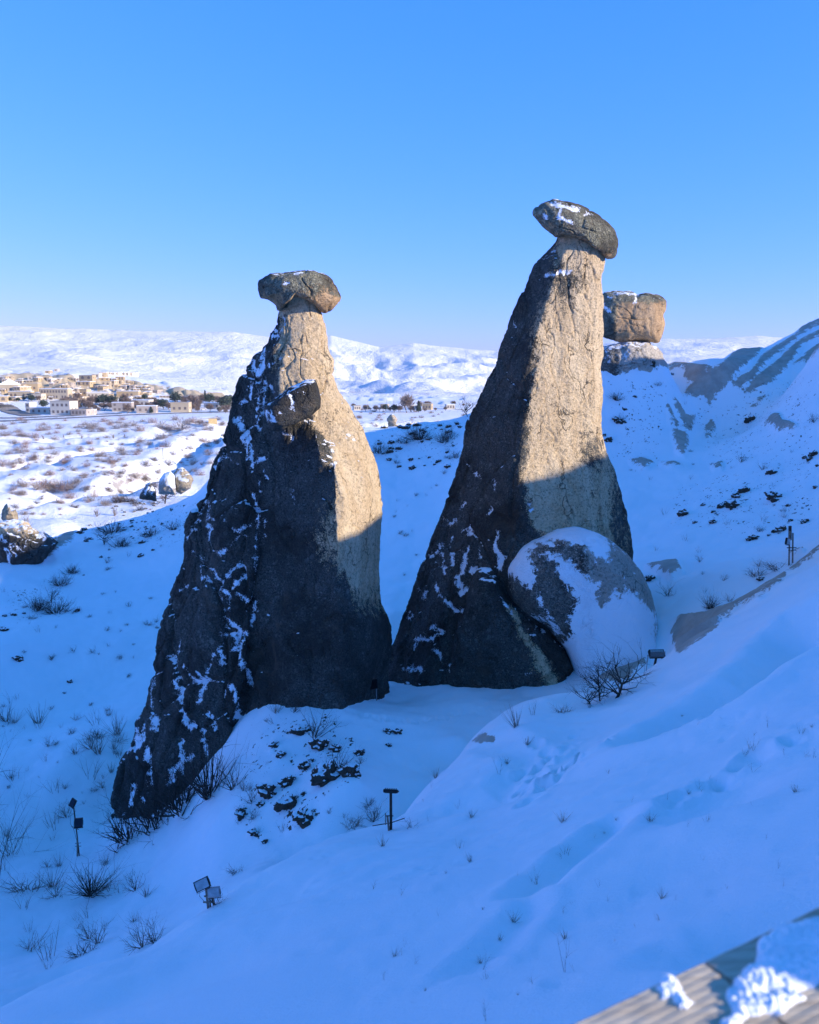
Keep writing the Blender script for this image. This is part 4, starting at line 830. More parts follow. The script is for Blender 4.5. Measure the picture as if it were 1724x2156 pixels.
for (x, y, hh_, lb) in [(612,1302,150,'tall thin leaning stem near the bottom snow edge'),(655,1297,38,'dark curled blade beside the tall thin stem'),(268,1515,95,'dark upright seed stalk at the bottom of the near slope'),(325,440,90,'pair of thin stems left of the footprints'),(1700,365,50,'stiff twig at the right edge of the near slope'),(1545,850,48,'dark broken stalks above the handrail'),(1492,722,32,'dark tuft of leaves above the broken stalks'),(1060,548,32,'grassy tuft in the middle of the near slope'),(1145,668,32,'small dark sprig right of the grassy tuft'),(1430,575,26,'small dark sprig high on the near slope'),(1500,232,60,'sparse twigs near the drift hollow'),(1093,988,34,'dark knobbly stalk left of the handrail'),(920,1108,30,'short crossed twigs above the handrail'),(250,1292,80,'bent stem low on the near slope'),(760,932,40,'faint stem beside the snow trench'),(1565,930,42,'seed heads above the handrail'),(1245,458,32,'single straight stem on the upper near slope'),(1572,358,42,'single leaning stem near the right edge'),(15,642,40,'small dark sprig on the crest right of the square lamp'),(905,560,30,'thin stems above the grassy tuft'),(480,860,26,'thin stem at the lower end of the trench'),(150,575,34,'thin stem on the crest slope')]:
    put_shrub('stem', *k8_(x, y), hh_/2.079, lb, None, .8, M_TWIG)
PR['thin'] = [shrub(80+i, 16, .9, .95, .006, 2, 4, .16, .05, .15) for i in range(2)]
put_shrub('thin', -30, 1860, 190, 'large bare bush reaching in from the lower left edge', None, .8, M_TWIG)
put_shrub('thin', -35, 1690, 150, 'second bare bush at the left edge above the large one', None, .8, M_TWIG)
put_shrub('thin', 20, 1800, 90, 'faint tall stems beside the large bush at the left edge', None, .9, M_TWIG2)
put_tree(985, 878, 46, 'round bare tree behind the crest against the right pillar', 2, wide=.9)
put_tree(872, 928, 34, 'small dark bare tree on the crest between the pillars', 1, wide=1.1)
def spread(n, box, kinds, hs, label, group, mat, name='dry_tuft', cat='tuft', keep=lambda x, y: True, wide=1.2, dmin=0, dr=(0, 9999)):
    c = 0; tries = 0
    while c < n and tries < n*8:
        tries += 1; a = random.uniform(box[0], box[2]); b = random.uniform(box[1], box[3])
        if not keep(a, b): continue
        h = hit(a, b, dmin)
        if h is None or not (dr[0] < h.y < dr[1]): continue
        put_shrub(random.choice(kinds), a, b, random.uniform(*hs), label, group, wide, mat, dmin, name, cat); c += 1
leftof = lambda a, b: a < np.interp(b, [900, 1100, 1400, 1715, 1900], [470, 385, 325, 230, 330])
spread(70, (0, 1120, 400, 1700), ['low', 'stalk', 'twig'], (5, 15), 'thin dry tuft poking through the snow left of the left pillar', 'tufts on the left slope', M_TWIG, keep=leftof)
spread(45, (0, 1500, 330, 2060), ['twig', 'stalk', 'stalk', 'fan'], (16, 42), 'thin bare stems on the shaded lower left snow', 'stems on the lower left snow', M_TWIG2, keep=lambda a, b: leftof(a, b) and b < 2080-.4*a, dr=(10, 90))
spread(70, (760, 1500, 1720, 2130), ['stem', 'stalk', 'fan', 'stem'], (6, 26), 'sparse dry stalks on the near snow slope', 'stalks on the near slope', M_STRAW, keep=lambda a, b: b > 2300-.75*a and not (b > 2780-.5*a-130), dr=(2, 30))
spread(24, (1280, 780, 1720, 1150), ['low', 'stalk'], (4, 12), 'tiny dark tuft on the right hillside', 'tufts on the right hillside', M_TWIG, dr=(30, 100))
spread(26, (790, 890, 960, 1350), ['low', 'stalk'], (4, 12), 'tiny dark tuft on the slope between the pillars', 'tufts between the pillars', M_TWIG, keep=lambda a, b: a > 815 and a < 1050-.33*(b-700), dr=(30, 100))
spread(22, (500, 1520, 800, 1780), ['stalk', 'low', 'twig'], (8, 24), 'thin stems around the clods on the mound', 'stems on the clod mound', M_TWIG, dr=(15, 32))
spread(16, (1370, 1080, 1720, 1290), ['stalk', 'twig'], (8, 20), 'thin pale stems in the hollow right of the big boulder', 'stems in the right hollow', M_TWIG2, dr=(27, 60))

# ------------------------------------------------------------------ snow-capped earth clods
def blob(seed, n1=14, n2=20, amp=.35, sq=(1, 1, 1), cut=None):
    ps = np.linspace(-np.pi/2, np.pi/2, n1)[:, None]; ph = np.linspace(-np.pi, np.pi, n2, endpoint=False)[None, :]
    P = np.stack([np.cos(ps)*np.cos(ph), np.cos(ps)*np.sin(ph), np.sin(ps)*np.ones_like(ph)], -1)
    r = 1+amp*fbm(P[..., 0]*1.3+seed, P[..., 1]*1.3, P[..., 2]*1.3, 3)*1.6; P = P*r[..., None]*np.array(sq)
    if cut is not None:
        lim = cut+.3*fbm(P[..., 0]*3+seed, P[..., 1]*3, 7, 2); P[..., 2] = np.maximum(P[..., 2], lim)
    I, J = np.meshgrid(np.arange(n1-1), np.arange(n2), indexing='ij'); a = (I*n2+J).ravel(); b = (I*n2+(J+1) % n2).ravel()
    return mesh_np('blob', P.reshape(-1, 3), np.stack([a, b, b+n2, a+n2], -1))
ke = N('snow_topped_earth'); e1 = ke.noise(14, 5, .7); e2 = ke.noise(5, 4, .6)
ez = ke.math('ADD', ke.normz(), ke.math('MULTIPLY', ke.math('SUBTRACT', e2, .5), 1.6))
ke.L(ke.mix(ke.ramp(ez, .66, .76), ke.mix(e1, (.02, .017, .014), (.10, .08, .06)), SNOWC), ke.b.inputs['Base Color']); ke.L(ke.bump(e1, .8, .04), ke.b.inputs['Normal'])
CB = []
for i in range(6):
    b_ = blob(i*3.3, 26, 34, .7, (1, .8, .75)); b_.materials.append(ke.m); CB.append(b_)
def clod(px, py, wpx, label, group, tall=1.0):
    h = hit(px, py)
    if h is None: return
    s = wpx/2/FPX*h.length*1.3
    o = link('earth_clod', random.choice(CB)); o.location = h+Vector((0, s*.35, s*.12)); o.rotation_euler = (random.uniform(-.2, .2), random.uniform(-.2, .2), random.uniform(-.7, .7)); o.scale = (s, s, s*tall)
    tag(o, label, 'clod', group)
k3 = lambda x, y: (473.6+x/3.276, 1315.7+y/3.276)
for (x, y, w, lb) in [(700,1080,150,'largest dark clod on the mound below the left pillar'),(870,1040,90,'dark clod right of the largest one on the mound'),(430,1270,100,'broad dark clod low on the mound'),(540,1370,100,'lowest broad clod on the mound'),(300,1190,90,'broken dark clod left on the mound'),(660,860,85,'dark clod under the bare bush on the mound'),(760,865,60,'dark clod right of the bare bush on the mound')]:
    clod(*k3(x, y), w/3.276, lb+', capped with snow', None)
for (x, y, w) in [(500,760,60),(570,740,45),(390,915,45),(340,850,45),(935,895,50),(600,945,30),(545,1010,60),(430,1110,70),(360,1260,30),(110,1340,70),(200,1460,50),(280,1510,30),(1120,745,40),(1190,750,50),(1130,840,30),(490,1195,22),(615,1300,22),(540,1180,24),(250,1250,40),(460,1090,40),(330,1170,40),(820,990,40)]:
    clod(*k3(x, y), w/3.276, 'small dark earth clod under snow on the mound below the left pillar', 'clods on the mound')
k4b = lambda x, y: (1210.5+x/3.357, 578.9+y/3.357)
for (x, y, w) in [(1240,1045,50),(765,1705,55),(905,1635,25),(1040,1645,40),(1075,1625,35),(1115,1655,60),(1140,1575,45),(1195,1535,50),(1390,1410,40),(1510,1635,22),(1625,1300,25),(1690,1280,40),(1715,1355,22),(1700,1505,22),(1630,1750,35),(850,1755,25),(425,878,20),(300,1035,50),(350,1045,25),(355,980,20),(210,1145,20),(245,1185,40),(685,710,20),(980,1680,22),(1530,1740,22),(1660,1310,30)]:
    clod(*k4b(x, y), w/3.357, 'dark earth clod showing through snow on the right hillside', 'clods on the right hillside')
clod(*k4b(1410, 1600), 72/3.357, 'biggest dark clod on the right hillside above the lamp post', None)
clod(*k4b(545, 650), 44/3.357, 'dark bushy clod on the ridge below the balanced boulder', None)
k4 = lambda x, y: (1263+x/3.74, 1052.6+y/3.74)
for (x, y, w) in [(890,190,40),(1220,310,50),(1330,285,20),(1440,245,50),(1380,260,30),(1610,185,30),(1270,635,40),(1180,320,30)]:
    clod(*k4(x, y), w/3.74, 'dark earth clod in the bank beside the lamp post on the right', 'clods in the right bank')
clod(*k4(400, 630), 55/3.74, 'lone dark clod beside the right edge of the big grey boulder', None)
for (x, y, w) in [(665,1178,35),(120,1215,30),(40,1220,25),(30,1350,40),(200,1200,20),(1210,712,40),(870,720,20),(935,720,15),(1320,655,20),(1220,590,35),(1140,400,25),(1070,480,18),(1325,455,22),(150,1600,50),(600,1805,30),(555,1890,20),(720,870,14),(1250,520,20),(1190,480,16),(1130,540,15),(940,650,15),(735,580,26),(770,560,30),(690,510,40),(720,485,40),(775,440,22)]:
    clod(x/4.095, 1000+y/4.095, w/4.095, 'small dark clod in the shaded snow slope left of the left pillar', 'clods on the left slope')
for (x, y, w) in [(1395,700,20),(1385,690,16)]: pass
random.seed(21)
for _ in range(46):
    a = random.uniform(795, 975); b = 895+random.random()**1.6*95
    clod(a, b, random.uniform(3, 11), 'small dark clod on the slope crest between the pillars', 'clods between the pillars')
for _ in range(40):
    a = random.uniform(205, 410); b = 1060+random.random()*75
    clod(a, b, random.uniform(2, 6), 'small dark clod in the shaded snow slope left of the left pillar', 'clods on the left slope')

# ------------------------------------------------------------------ floodlights on posts
def rotm(rx=0, ry=0, rz=0): return Matrix.Rotation(rz, 3, 'Z') @ Matrix.Rotation(ry, 3, 'Y') @ Matrix.Rotation(rx, 3, 'X')
def lamp_box(parent, c, size, M, face=M_GLASS, housing=M_BLACK, fins=True):
    w, h, d = size; o = part('lamp_housing', MB().box(c, (w, d, h), M).mesh('lamp_housing'), housing, parent)
    g = part('lamp_glass', MB().box(Vector(c)+M @ Vector((0, -d/2-.004, 0)), (w*.86, .006, h*.84), M).mesh('lamp_glass'), face, o)
    mb = MB()
    for sx in (-1, 1): mb.box(Vector(c)+M @ Vector((sx*(w/2+.008), 0, 0)), (.008, d*.5, h*.5), M)
    mb.box(Vector(c)+M @ Vector((0, 0, -h/2-.02)), (w+.03, d*.4, .01), M)
    part('bracket', mb.mesh('bracket'), M_STEEL, parent)
    if fins:
        mb = MB()
        for i in range(6): mb.box(Vector(c)+M @ Vector(((i-2.5)*w/6.5, d/2+.012, 0)), (.006, .022, h*.8), M)
        part('cooling_fin', mb.mesh('cooling_fin'), housing, o)
# A: leaning post at lower left
h = hit(166, 1802); hh = 105/FPX*h.length
t = thing('floodlight_post', 'leaning post with two dark square lamps on the lower left snow', 'lamp post', h)
part('post', MB().tube([(0.02, 0, -.2), (-.02, 0, hh*.5), (-.06, 0, hh*.95)], .022, 6).mesh('post'), M_STEEL, t)
lamp_box(t, (-.06, -.03, hh*1.0), (.22, .30, .06), rotm(R(-15), R(22), R(-25)))
lamp_box(t, (.09, -.03, hh*.63), (.30, .34, .08), rotm(R(-10), R(5), R(20)))
part('crossbar', MB().tube([(-.2, 0, hh*.56), (.08, -.02, hh*.50)], .018, 5).tube([(-.1, -.02, hh*.24), (.12, -.02, hh*.25)], .014, 5).tube([(-.1, -.02, hh*.18), (.12, -.02, hh*.19)], .014, 5).mesh('crossbar'), M_GALV, t)
part('cable', MB().tube([(-.2, 0, hh*.75), (-.22, 0, hh*.6), (-.12, 0, hh*.5), (-.03, -.02, hh*.3), (-.06, 0, 0)], .008, 4).mesh('cable'), M_GALV, t)
part('stake', MB().box((-.03, -.03, hh*.1), (.05, .03, hh*.5), rotm(0, R(4), 0)).mesh('stake'), M_STAKE, t)
# B: twin lamps near the crest
h = hit(440, 1912, 12); hh = 60/FPX*h.length
t = thing('floodlight_post', 'low stand with two tilted rectangular floodlights just behind the near snow crest', 'lamp post', h); fs = (50/FPX*h.length)/.66; t.scale = (fs, fs, fs); hh = hh/fs
mb = MB().box((-.03, 0, hh*.25), (.05, .05, hh*1.0), rotm(0, R(-3), 0)).box((.10, .03, hh*.2), (.05, .05, hh*.8), rotm(0, R(-10), 0)).box((.0, -.03, hh*.22), (.26, .03, .03)).box((.0, -.03, hh*.42), (.2, .03, .03))
part('stake', mb.mesh('stake'), M_STAKE, t)
part('post', MB().tube([(.03, .02, -.1), (.02, .02, hh*.8)], .018, 6).mesh('post'), M_STEEL, t)
lamp_box(t, (-.14, 0, hh*.80), (.36, .26, .08), rotm(R(-30), R(-22), R(12)), M_FROST)
lamp_box(t, (.15, -.05, hh*.58), (.32, .24, .06), rotm(R(-18), R(-12), R(-8)), M_FROST, M_GALV)
part('cable', MB().tube([(-.2, 0, hh*.65), (-.22, 0, hh*.4), (-.1, 0, hh*.2), (-.04, 0, .1)], .007, 4).mesh('cable'), M_GALV, t)
# C: square plate on post
h = hit(823, 1747); hh = 82/FPX*h.length
t = thing('floodlight_post', 'upright steel post topped by a flat square lamp on the near snow crest', 'lamp post', h)
part('post', MB().box((0, 0, hh*.45), (.055, .055, hh*1.1)).mesh('post'), M_STEEL, t)
lamp_box(t, (0, 0, hh*1.0), (.28, .20, .07), rotm(R(62), 0, R(-6)), M_GLASS)
part('crossbar', MB().tube([(-.38, -.03, hh*.12), (.0, -.03, hh*.2), (.28, -.03, hh*.32)], .01, 4).tube([(-.12, 0, hh*.36), (.05, 0, hh*.36)], .012, 4).mesh('crossbar'), M_STEEL, t)
part('stake', MB().box((-.05, -.05, hh*.12), (.04, .03, hh*.5), rotm(0, R(-5), 0)).box((-.11, -.03, hh*.3), (.02, .02, hh*.3)).mesh('stake'), M_STAKE, t)
# D: finned box on post behind the crest, right
h = W(1378, 1420, 26.3); h = on(h[0], h[1]); top = W(1380, 1367, 26.3)[2]-h.z
t = thing('floodlight_post', 'finned rectangular floodlight on a post above the snow crest beside the bare tree', 'lamp post', h)
part('post', MB().box((-.03, 0, top*.4), (.06, .06, top*1.0), rotm(0, R(8), 0)).mesh('post'), M_STEEL, t)
lamp_box(t, (.03, 0, top-.16), (.50, .26, .14), rotm(R(-50), 0, R(5)), M_GALV, M_BLACK)
mb = MB()
for i in range(7): mb.box((.03, -.13+.0*i, top-.05-.028*i), (.50, .05, .010), rotm(R(-40), 0, R(5)))
part('cooling_fin', mb.mesh('cooling_fin'), M_GALV, t)
part('frame', MB().tube([(-.25, -.05, top-.20), (-.1, -.06, top-.3), (.05, -.06, top-.2), (.2, -.06, top-.32), (.3, -.05, top-.2)], .01, 4).tube([(-.25, -.02, top-.2), (-.32, 0, 0)], .012, 4).tube([(-.28, 0, top-.22), (.33, 0, top-.22)], .014, 4).mesh('frame'), M_GALV, t)
# E: post on the right slope
h = hit(1661, 1192, 28); 
if h is None: h = on(*W(1661, 1192, 31)[:2])
hh = 78/FPX*h.length
t = thing('floodlight_post', 'tall double-legged post with a small white lamp on the right slope', 'lamp post', h)
part('leg', MB().box((-.04, 0, hh*.4), (.05, .04, hh*.9), rotm(0, R(-3), 0)).mesh('leg'), M_STAKE, t)
part('leg', MB().box((.09, 0, hh*.38), (.05, .04, hh*.85), rotm(0, R(-4), 0)).mesh('leg'), M_STAKE, t)
part('post', MB().box((-.05, .03, hh*.8), (.10, .06, hh*.35), rotm(0, R(-4), 0)).mesh('post'), M_STEEL, t)
lamp_box(t, (-.14, -.04, hh*.60), (.22, .26, .07), rotm(R(-5), R(15), R(30)), M_FROST)
part('crossbar', MB().box((.03, -.03, hh*.44), (.36, .03, .03)).box((.06, -.03, hh*.38), (.3, .03, .02)).mesh('crossbar'), M_STEEL, t)
# F: tilted sign board between the pillars
h = on(*W(787, 1470, 28.6)[:2])
t = thing('viewing_board', 'dark tilted board on two thin legs in the gap between the two pillars', 'board', h, R(-15))
part('board', MB().box((-.15, 0, .55), (.62, .05, .34), rotm(R(-35), R(-18), 0)).mesh('board'), M_BLACK, t)
part('leg', MB().tube([(-.35, 0, -.1), (-.3, 0, .45)], .02, 5).mesh('leg'), M_STEEL, t)
part('leg', MB().tube([(.12, -.05, -.1), (.1, 0, .55)], .02, 5).mesh('leg'), M_GALV, t)
for i, (a, b, w) in enumerate([(735, 1437, 30), (716, 1425, 22), (752, 1444, 26), (700, 1432, 16), (690, 1440, 12)]):
    clod(a, b, w, 'dark rubble lump at the foot of the left pillar beside the board', 'rubble at the pillar foot')
cave = boulder('rock_slab', [(722,1470),(735,1455),(760,1442),(790,1432),(800,1440),(770,1458),(735,1476)], 29.2, .5, M_DOME, None, Vector(W(760, 1460, 29.2)), 131, (), [], lambda q, s, n, P: np.full(q.shape, .3), 30, 50, .4)
tag(cave, 'low grey rock slab under the tilted board between the pillars', 'rock')

# ------------------------------------------------------------------ wooden handrail in front
RZ = -.85
dr = Vector((.445, .243, 0)).normalized(); pr = Vector((dr.y, -dr.x, 0))
e0 = Vector((.21, .957, RZ))
def plank_mesh(s0, s1, width, thick=.035, skew=0.0):
    """grooved deck board: s along the edge, grooves run along it"""
    ns = 30; prof = []; ng = 22; 
    for i in range(ng):
        a = i/ng; b = (i+1)/ng; wv = (b-a)
        prof += [(a+.02*wv, 0), (a+.42*wv, 0), (a+.5*wv, -.0006), (a+.82*wv, -.0006), (a+.92*wv, 0)]
    prof.append((1, 0)); V = []; F = []; k = len(prof)
    for j in range(ns+1):
        for (q, zz) in prof:
            s_ = s0+(s1-s0)*j/ns+skew*q*width; p = e0+dr*s_+pr*(q*width); ed = .004 if q in (0, 1) else 0
            V.append((p.x, p.y, RZ+zz-(.004 if q < .01 or q > .99 else 0)+.0006*math.sin(s_*90+q*40)))
    for j in range(ns):
        for i in range(k-1): F.append((j*k+i, j*k+i+1, (j+1)*k+i+1, (j+1)*k+i))
    n = len(V)
    V += [(x, y, RZ-thick) for x, y, z in V]
    F += [tuple(q+n for q in f[::-1]) for f in F]
    for j in range(ns):
        F.append((j*k, (j+1)*k, (j+1)*k+n, j*k+n)); F.append((j*k+k-1, j*k+k-1+n, (j+1)*k+k-1+n, (j+1)*k+k-1))
    for i in range(k-1):
        F.append((i, i+n, i+1+n, i+1)); F.append((ns*k+i, ns*k+i+1, ns*k+i+1+n, ns*k+i+n))
    me = bpy.data.meshes.new('plank'); me.from_pydata(V, [], F); me.update(); return me
kw = N('weathered_deck_board'); gv = kw.n('ShaderNodeMapping'); kw.L(kw.pos(), gv.inputs[0]); gv.inputs['Rotation'].default_value = (0, 0, -math.atan2(dr.y, dr.x)); gv.inputs['Scale'].default_value = (3, 60, 20)
g1 = kw.noise(1.5, 6, .7, vec=gv.outputs[0], dist=.3); kw.L(kw.mix(kw.ramp(g1, .3, .7), (.36, .29, .21), (.60, .52, .40)), kw.b.inputs['Base Color']); kw.L(kw.bump(g1, .5, .003), kw.b.inputs['Normal'])
M_WOOD = kw.m
rl = thing('wooden_railing', 'weathered grooved wooden handrail with snow lumps in the bottom right corner', 'railing', (0, 0, 0))
part('rail_board', plank_mesh(-.75, .243, .30), M_WOOD, rl)
part('rail_board', plank_mesh(.250, 1.5, .30), M_WOOD, rl)['label'] = 'shaded rail board beyond the joint'
for s_ in (-.6, 1.05):
    p = e0+dr*s_+pr*.13; g = on(p.x, p.y).z
    part('post', MB().box((p.x, p.y, (RZ-.04+g-.3)/2), (.09, .09, RZ-.04-g+.3), rotm(0, 0, math.atan2(dr.y, dr.x))).mesh('post'), M_WOOD, rl)
a_ = e0+dr*-.75+pr*.05+Vector((0, 0, -.5)); b_ = e0+dr*1.5+pr*.05+Vector((0, 0, -.5))
part('lower_rail', MB().tube([a_, b_], .035, 4).mesh('lower_rail'), M_WOOD, rl)
g = on(1.73, .69).z; part('added_shade_post', MB().box((1.73, .69, (-.42+g-.3)/2), (.16, .26, -.42-g+.3), rotm(0, 0, math.atan2(SH[1], SH[0]))).mesh('added_shade_post'), M_WOOD, rl)  # unseen post, added out of frame to cast shade on the far rail board
# snow lying on the handrail: lumps laid out from their traced outlines on the board top
def rail_snow(outline, hgt, seed, label, fr=18, n=90):
    pw_ = []
    for (px, py) in outline:
        d = W(px, py, 1.0); t_ = (RZ+hgt*.4)/d[2]; pw_.append((d[0]*t_, t_))
    A = np.array(pw_); lo = A.min(0)-.02; hi = A.max(0)+.02
    xs = np.linspace(lo[0], hi[0], n); ys = np.linspace(lo[1], hi[1], n); X, Y = np.meshgrid(xs, ys)
    sd = field(X*1000, Y*1000, [[(a*1000, b*1000) for a, b in pw_]])/1000
    sd = sd+.009*fbm(X*fr*2.2+seed, Y*fr*2.2, 1, 4)
    hh_ = hgt*np.sqrt(np.clip(sd/.035, 0, 1))*(1+.55*fbm(X*fr+seed, Y*fr, 3, 4))+.006*fbm(X*110, Y*110, 2, 3)
    s_ = (X-e0.x)*pr.x+(Y-e0.y)*pr.y
    keep = (sd > 0) & (s_ > -.004); idx = -np.ones(X.shape, int)
    Z = np.where(keep, RZ+np.maximum(hh_, .001), RZ-.004)
    V = np.stack([X, Y, Z], -1).reshape(-1, 3); F = []
    for i in range(n-1):
        for j in range(n-1):
            if keep[i:i+2, j:j+2].any(): F.append((i*n+j, i*n+j+1, (i+1)*n+j+1, (i+1)*n+j))
    o = link('snow_lump', mesh_np('snow_lump', V, F), M_SNOW); return tag(o, label, 'snow', None)
rail_snow([(1382,2075),(1395,2050),(1410,2040),(1425,2062),(1440,2085),(1455,2105),(1448,2122),(1430,2118),(1415,2095),(1395,2095)], .011, 1, 'small sunlit snow lump left of the board joint on the handrail', 24)
rail_snow([(1540,2055),(1560,2045),(1590,2020),(1600,1970),(1640,1945),(1690,1930),(1740,1925),(1760,2010),(1720,2070),(1660,2080),(1600,2070)], .020, 5, 'large smooth blue-shaded snow heap on the far handrail board', 9)
rail_snow([(1530,2080),(1550,2055),(1580,2060),(1620,2085),(1660,2070),(1690,2095),(1650,2130),(1600,2125),(1560,2150),(1530,2180),(1500,2170),(1540,2125)], .013, 9, 'crumbly sunlit snow heap on the near edge of the handrail', 22)

# ------------------------------------------------------------------ the town on the far side of the valley
WALLS = [simple('cream_stone_wall', (.50, .41, .275), var=.12, sc=.8), simple('honey_stone_wall', (.47, .365, .22), var=.12, sc=.8), simple('pale_plaster_wall', (.56, .51, .42), var=.08, sc=.8), simple('grey_stone_wall', (.40, .35, .30), var=.12, sc=.8)]
M_ROOFS = simple('snowy_roof', SNOWC, .8, var=.05, sc=.5); M_ROOF2 = simple('bare_stone_roof', (.50, .42, .31), .9, var=.2, sc=.5); M_WIN = simple('dark_window', (.17, .14, .12), .3, var=.2); M_TRIM = simple('pale_trim', (.55, .50, .42))
def box_mesh(nm, mat, tri=None):
    me = MB().box((0, 0, .5), (1, 1, 1)).mesh(nm); me.materials.append(mat); return me
WM = [box_mesh('wall', m) for m in WALLS]; RM = box_mesh('roof', M_ROOFS); RM2 = box_mesh('roof', M_ROOF2); WI = box_mesh('window', M_WIN)
gm = MB(); gm.add([(-.5, -.5, 0), (.5, -.5, 0), (.5, .5, 0), (-.5, .5, 0), (0, -.5, .5), (0, .5, .5)], [(0, 1, 4), (1, 2, 5, 4), (2, 3, 5), (3, 0, 4, 5), (3, 2, 1, 0)]); GM = gm.mesh('gable_roof'); GM.materials.append(M_ROOFS)
am = MB(); am.add([(math.cos(t)*.5, -.5, .5+math.sin(t)*.5) for t in np.linspace(0, math.pi, 9)]+[(-.5, -.5, 0), (.5, -.5, 0)]+[(math.cos(t)*.5, .5, .5+math.sin(t)*.5) for t in np.linspace(0, math.pi, 9)]+[(-.5, .5, 0), (.5, .5, 0)], [(10, 0, 1, 2, 3, 4, 5, 6, 7, 8, 9)]+[(i, i+11, i+12, i+1) for i in range(8)]); AMH = am.mesh('arch_opening'); AMH.materials.append(M_WIN)
def house(x0, x1, yt, yb, wm, label, group=None, cols=3, rows=1, rz=None, arch=0, gable=False, cat='house', deep=None):
    h = hit((x0+x1)/2, yb, 500)
    if h is None: return
    D = h.length; w = (x1-x0)/FPX*D; H = (yb-yt)/FPX*D; dp = deep or random.uniform(7, 12); rz = random.uniform(-.25, .25) if rz is None else rz
    t = thing('stone_house', label, cat, h, rz-.0, group)
    wl = link('wall', WM[wm], None, t); wl.scale = (w, dp, H+4); wl.location = (0, dp/2, -4)
    if gable: rf = link('roof', GM, None, t); rf.scale = (w*1.04, dp*1.04, w*.5); rf.location = (0, dp/2, H)
    else: rf = link('roof', RM2 if random.random() < .45 else RM, None, t); rf.scale = (w+.3, dp+.3, .3); rf.location = (0, dp/2, H)
    me = AMH if arch else WI
    for r_ in range(rows):
        for c_ in range(cols):
            if cols*rows > 3 and random.random() < .12: continue
            q = link('arch_opening' if arch else 'window', me, None, t)
            ww = min(w/cols*.5, 2.0 if not arch else 3.0); q.scale = (ww, .12, min(H/rows*.5, 2.2)*(1.3 if arch else 1)); q.location = ((c_+.5-cols/2)*w/cols*.92, -.01, H*(r_+.28)/rows)
    for c_ in range(2):
        q = link('window', WI, None, t); q.scale = (.12, 1.1, min(H/rows*.45, 1.6)); q.location = (w/2, dp*(.3+.4*c_), H*.35)
    return t
random.seed(5)
hl = [(0,35,812,827,0,'cream gabled house at the left edge of the town',4,1,0,1),(20,63,826,839,0,'cream arcaded building with a row of arches below the gabled house',5,1,1,0),(44,78,812,826,1,'honey-coloured flat house right of the cream gabled house',3,1,0,0),(85,142,821,841,0,'long two-storey cream hotel in the middle of the town',9,2,0,0),(0,14,836,847,1,'small honey house by the curved road',1,1,1,0),
 (67,87,832,843,2,'small pale house left of the long cream hotel',3,1,0,0),(153,183,822,835,1,'honey house right of the long cream hotel',4,1,0,0),(185,227,829,840,2,'long low pale house with dark doors',6,1,0,0),(209,223,786,796,1,'bright yellow box house on the skyline of the town',1,1,0,0),(193,208,789,797,2,'pale flat house left of the bright yellow box',2,1,0,0),
 (166,195,792,801,1,'low stone ruin with two openings high in the town',2,1,1,0),(162,189,805,813,1,'honey terrace house below the stone ruin',3,1,1,0),(214,231,806,815,0,'small cream house with arches under the bright yellow box',2,1,1,0),(247,290,825,837,1,'wide honey house with a row of small windows right in the town',5,1,0,0),
 (106,148,848,874,2,'tall white blank-walled block by the main road',4,2,0,0),(63,102,860,872,2,'low white hall left of the tall white block',3,1,0,0),(149,182,864,875,3,'low grey house right of the tall white block',4,1,0,0),(182,198,864,874,2,'small white annex by the road',1,1,0,0),(54,63,851,869,2,'narrow pale tower left of the low white hall',1,2,0,0),
 (237,276,849,867,3,'grey two-storey house behind bare trees',4,2,0,0),(277,313,844,856,2,'cream flat-roofed block above the grey house',4,1,0,0),(289,327,856,870,3,'low stone house by the road with one lit wall',3,1,0,0),(360,397,849,868,0,'cream stepped house beside the dark evergreen',3,1,0,0),(431,472,849,861,2,'pale greenish long house nearest the left pillar',4,1,0,0),
 (244,260,796,804,1,'small ruin with dark doorways right of the bright yellow box',3,1,1,0),(336,356,833,838,3,'low pinkish roofed house among the trees',3,1,0,0),(95,104,782,787,1,'tiny lone house above the town cliff',1,1,0,0),(114,121,778,782,2,'tiny pale house alone on the hillside above town',1,1,0,0)]
for (x0, x1, yt, yb, wm, lb, cc, rw, ar, gb) in hl: house(x0, x1, yt, yb, wm, lb, None, cc, rw, None, ar, bool(gb))
for _ in range(120):
    x = random.uniform(0, 330); lo = np.interp(x, [0, 160, 230, 330], [800, 802, 800, 822]); y = random.uniform(lo, np.interp(x, [0, 330], [846, 846])); w = random.uniform(5, 14)
    house(x-w/2, x+w/2, y-random.uniform(4, 7), y, random.choice([0, 0, 1, 1, 2, 3]), 'small cream stone house among others on the town slope', 'small houses on the town slope', random.randint(1, 3), 1, None, random.random() < .35)
for x in np.linspace(222, 282, 9): house(x-3, x+3, 784.5+(x-222)*.03, 789+(x-222)*.05, 2, 'tiny white apartment block in the row above town', 'row of white blocks above town', 2, 1)
for (x0, x1, yt, yb, wm, lb) in [(888,908,851,863,1,'pinkish long house in the gap between the pillars'),(866,886,853,862,2,'white low house left of the pinkish one'),(745,760,855,864,2,'pale shed-like house beside the left pillar edge'),(800,815,852,861,3,'grey small house among trees between the pillars'),(940,958,852,862,2,'pale small house near the right pillar edge')]:
    house(x0, x1, yt, yb, wm, lb, None, 3, 1)
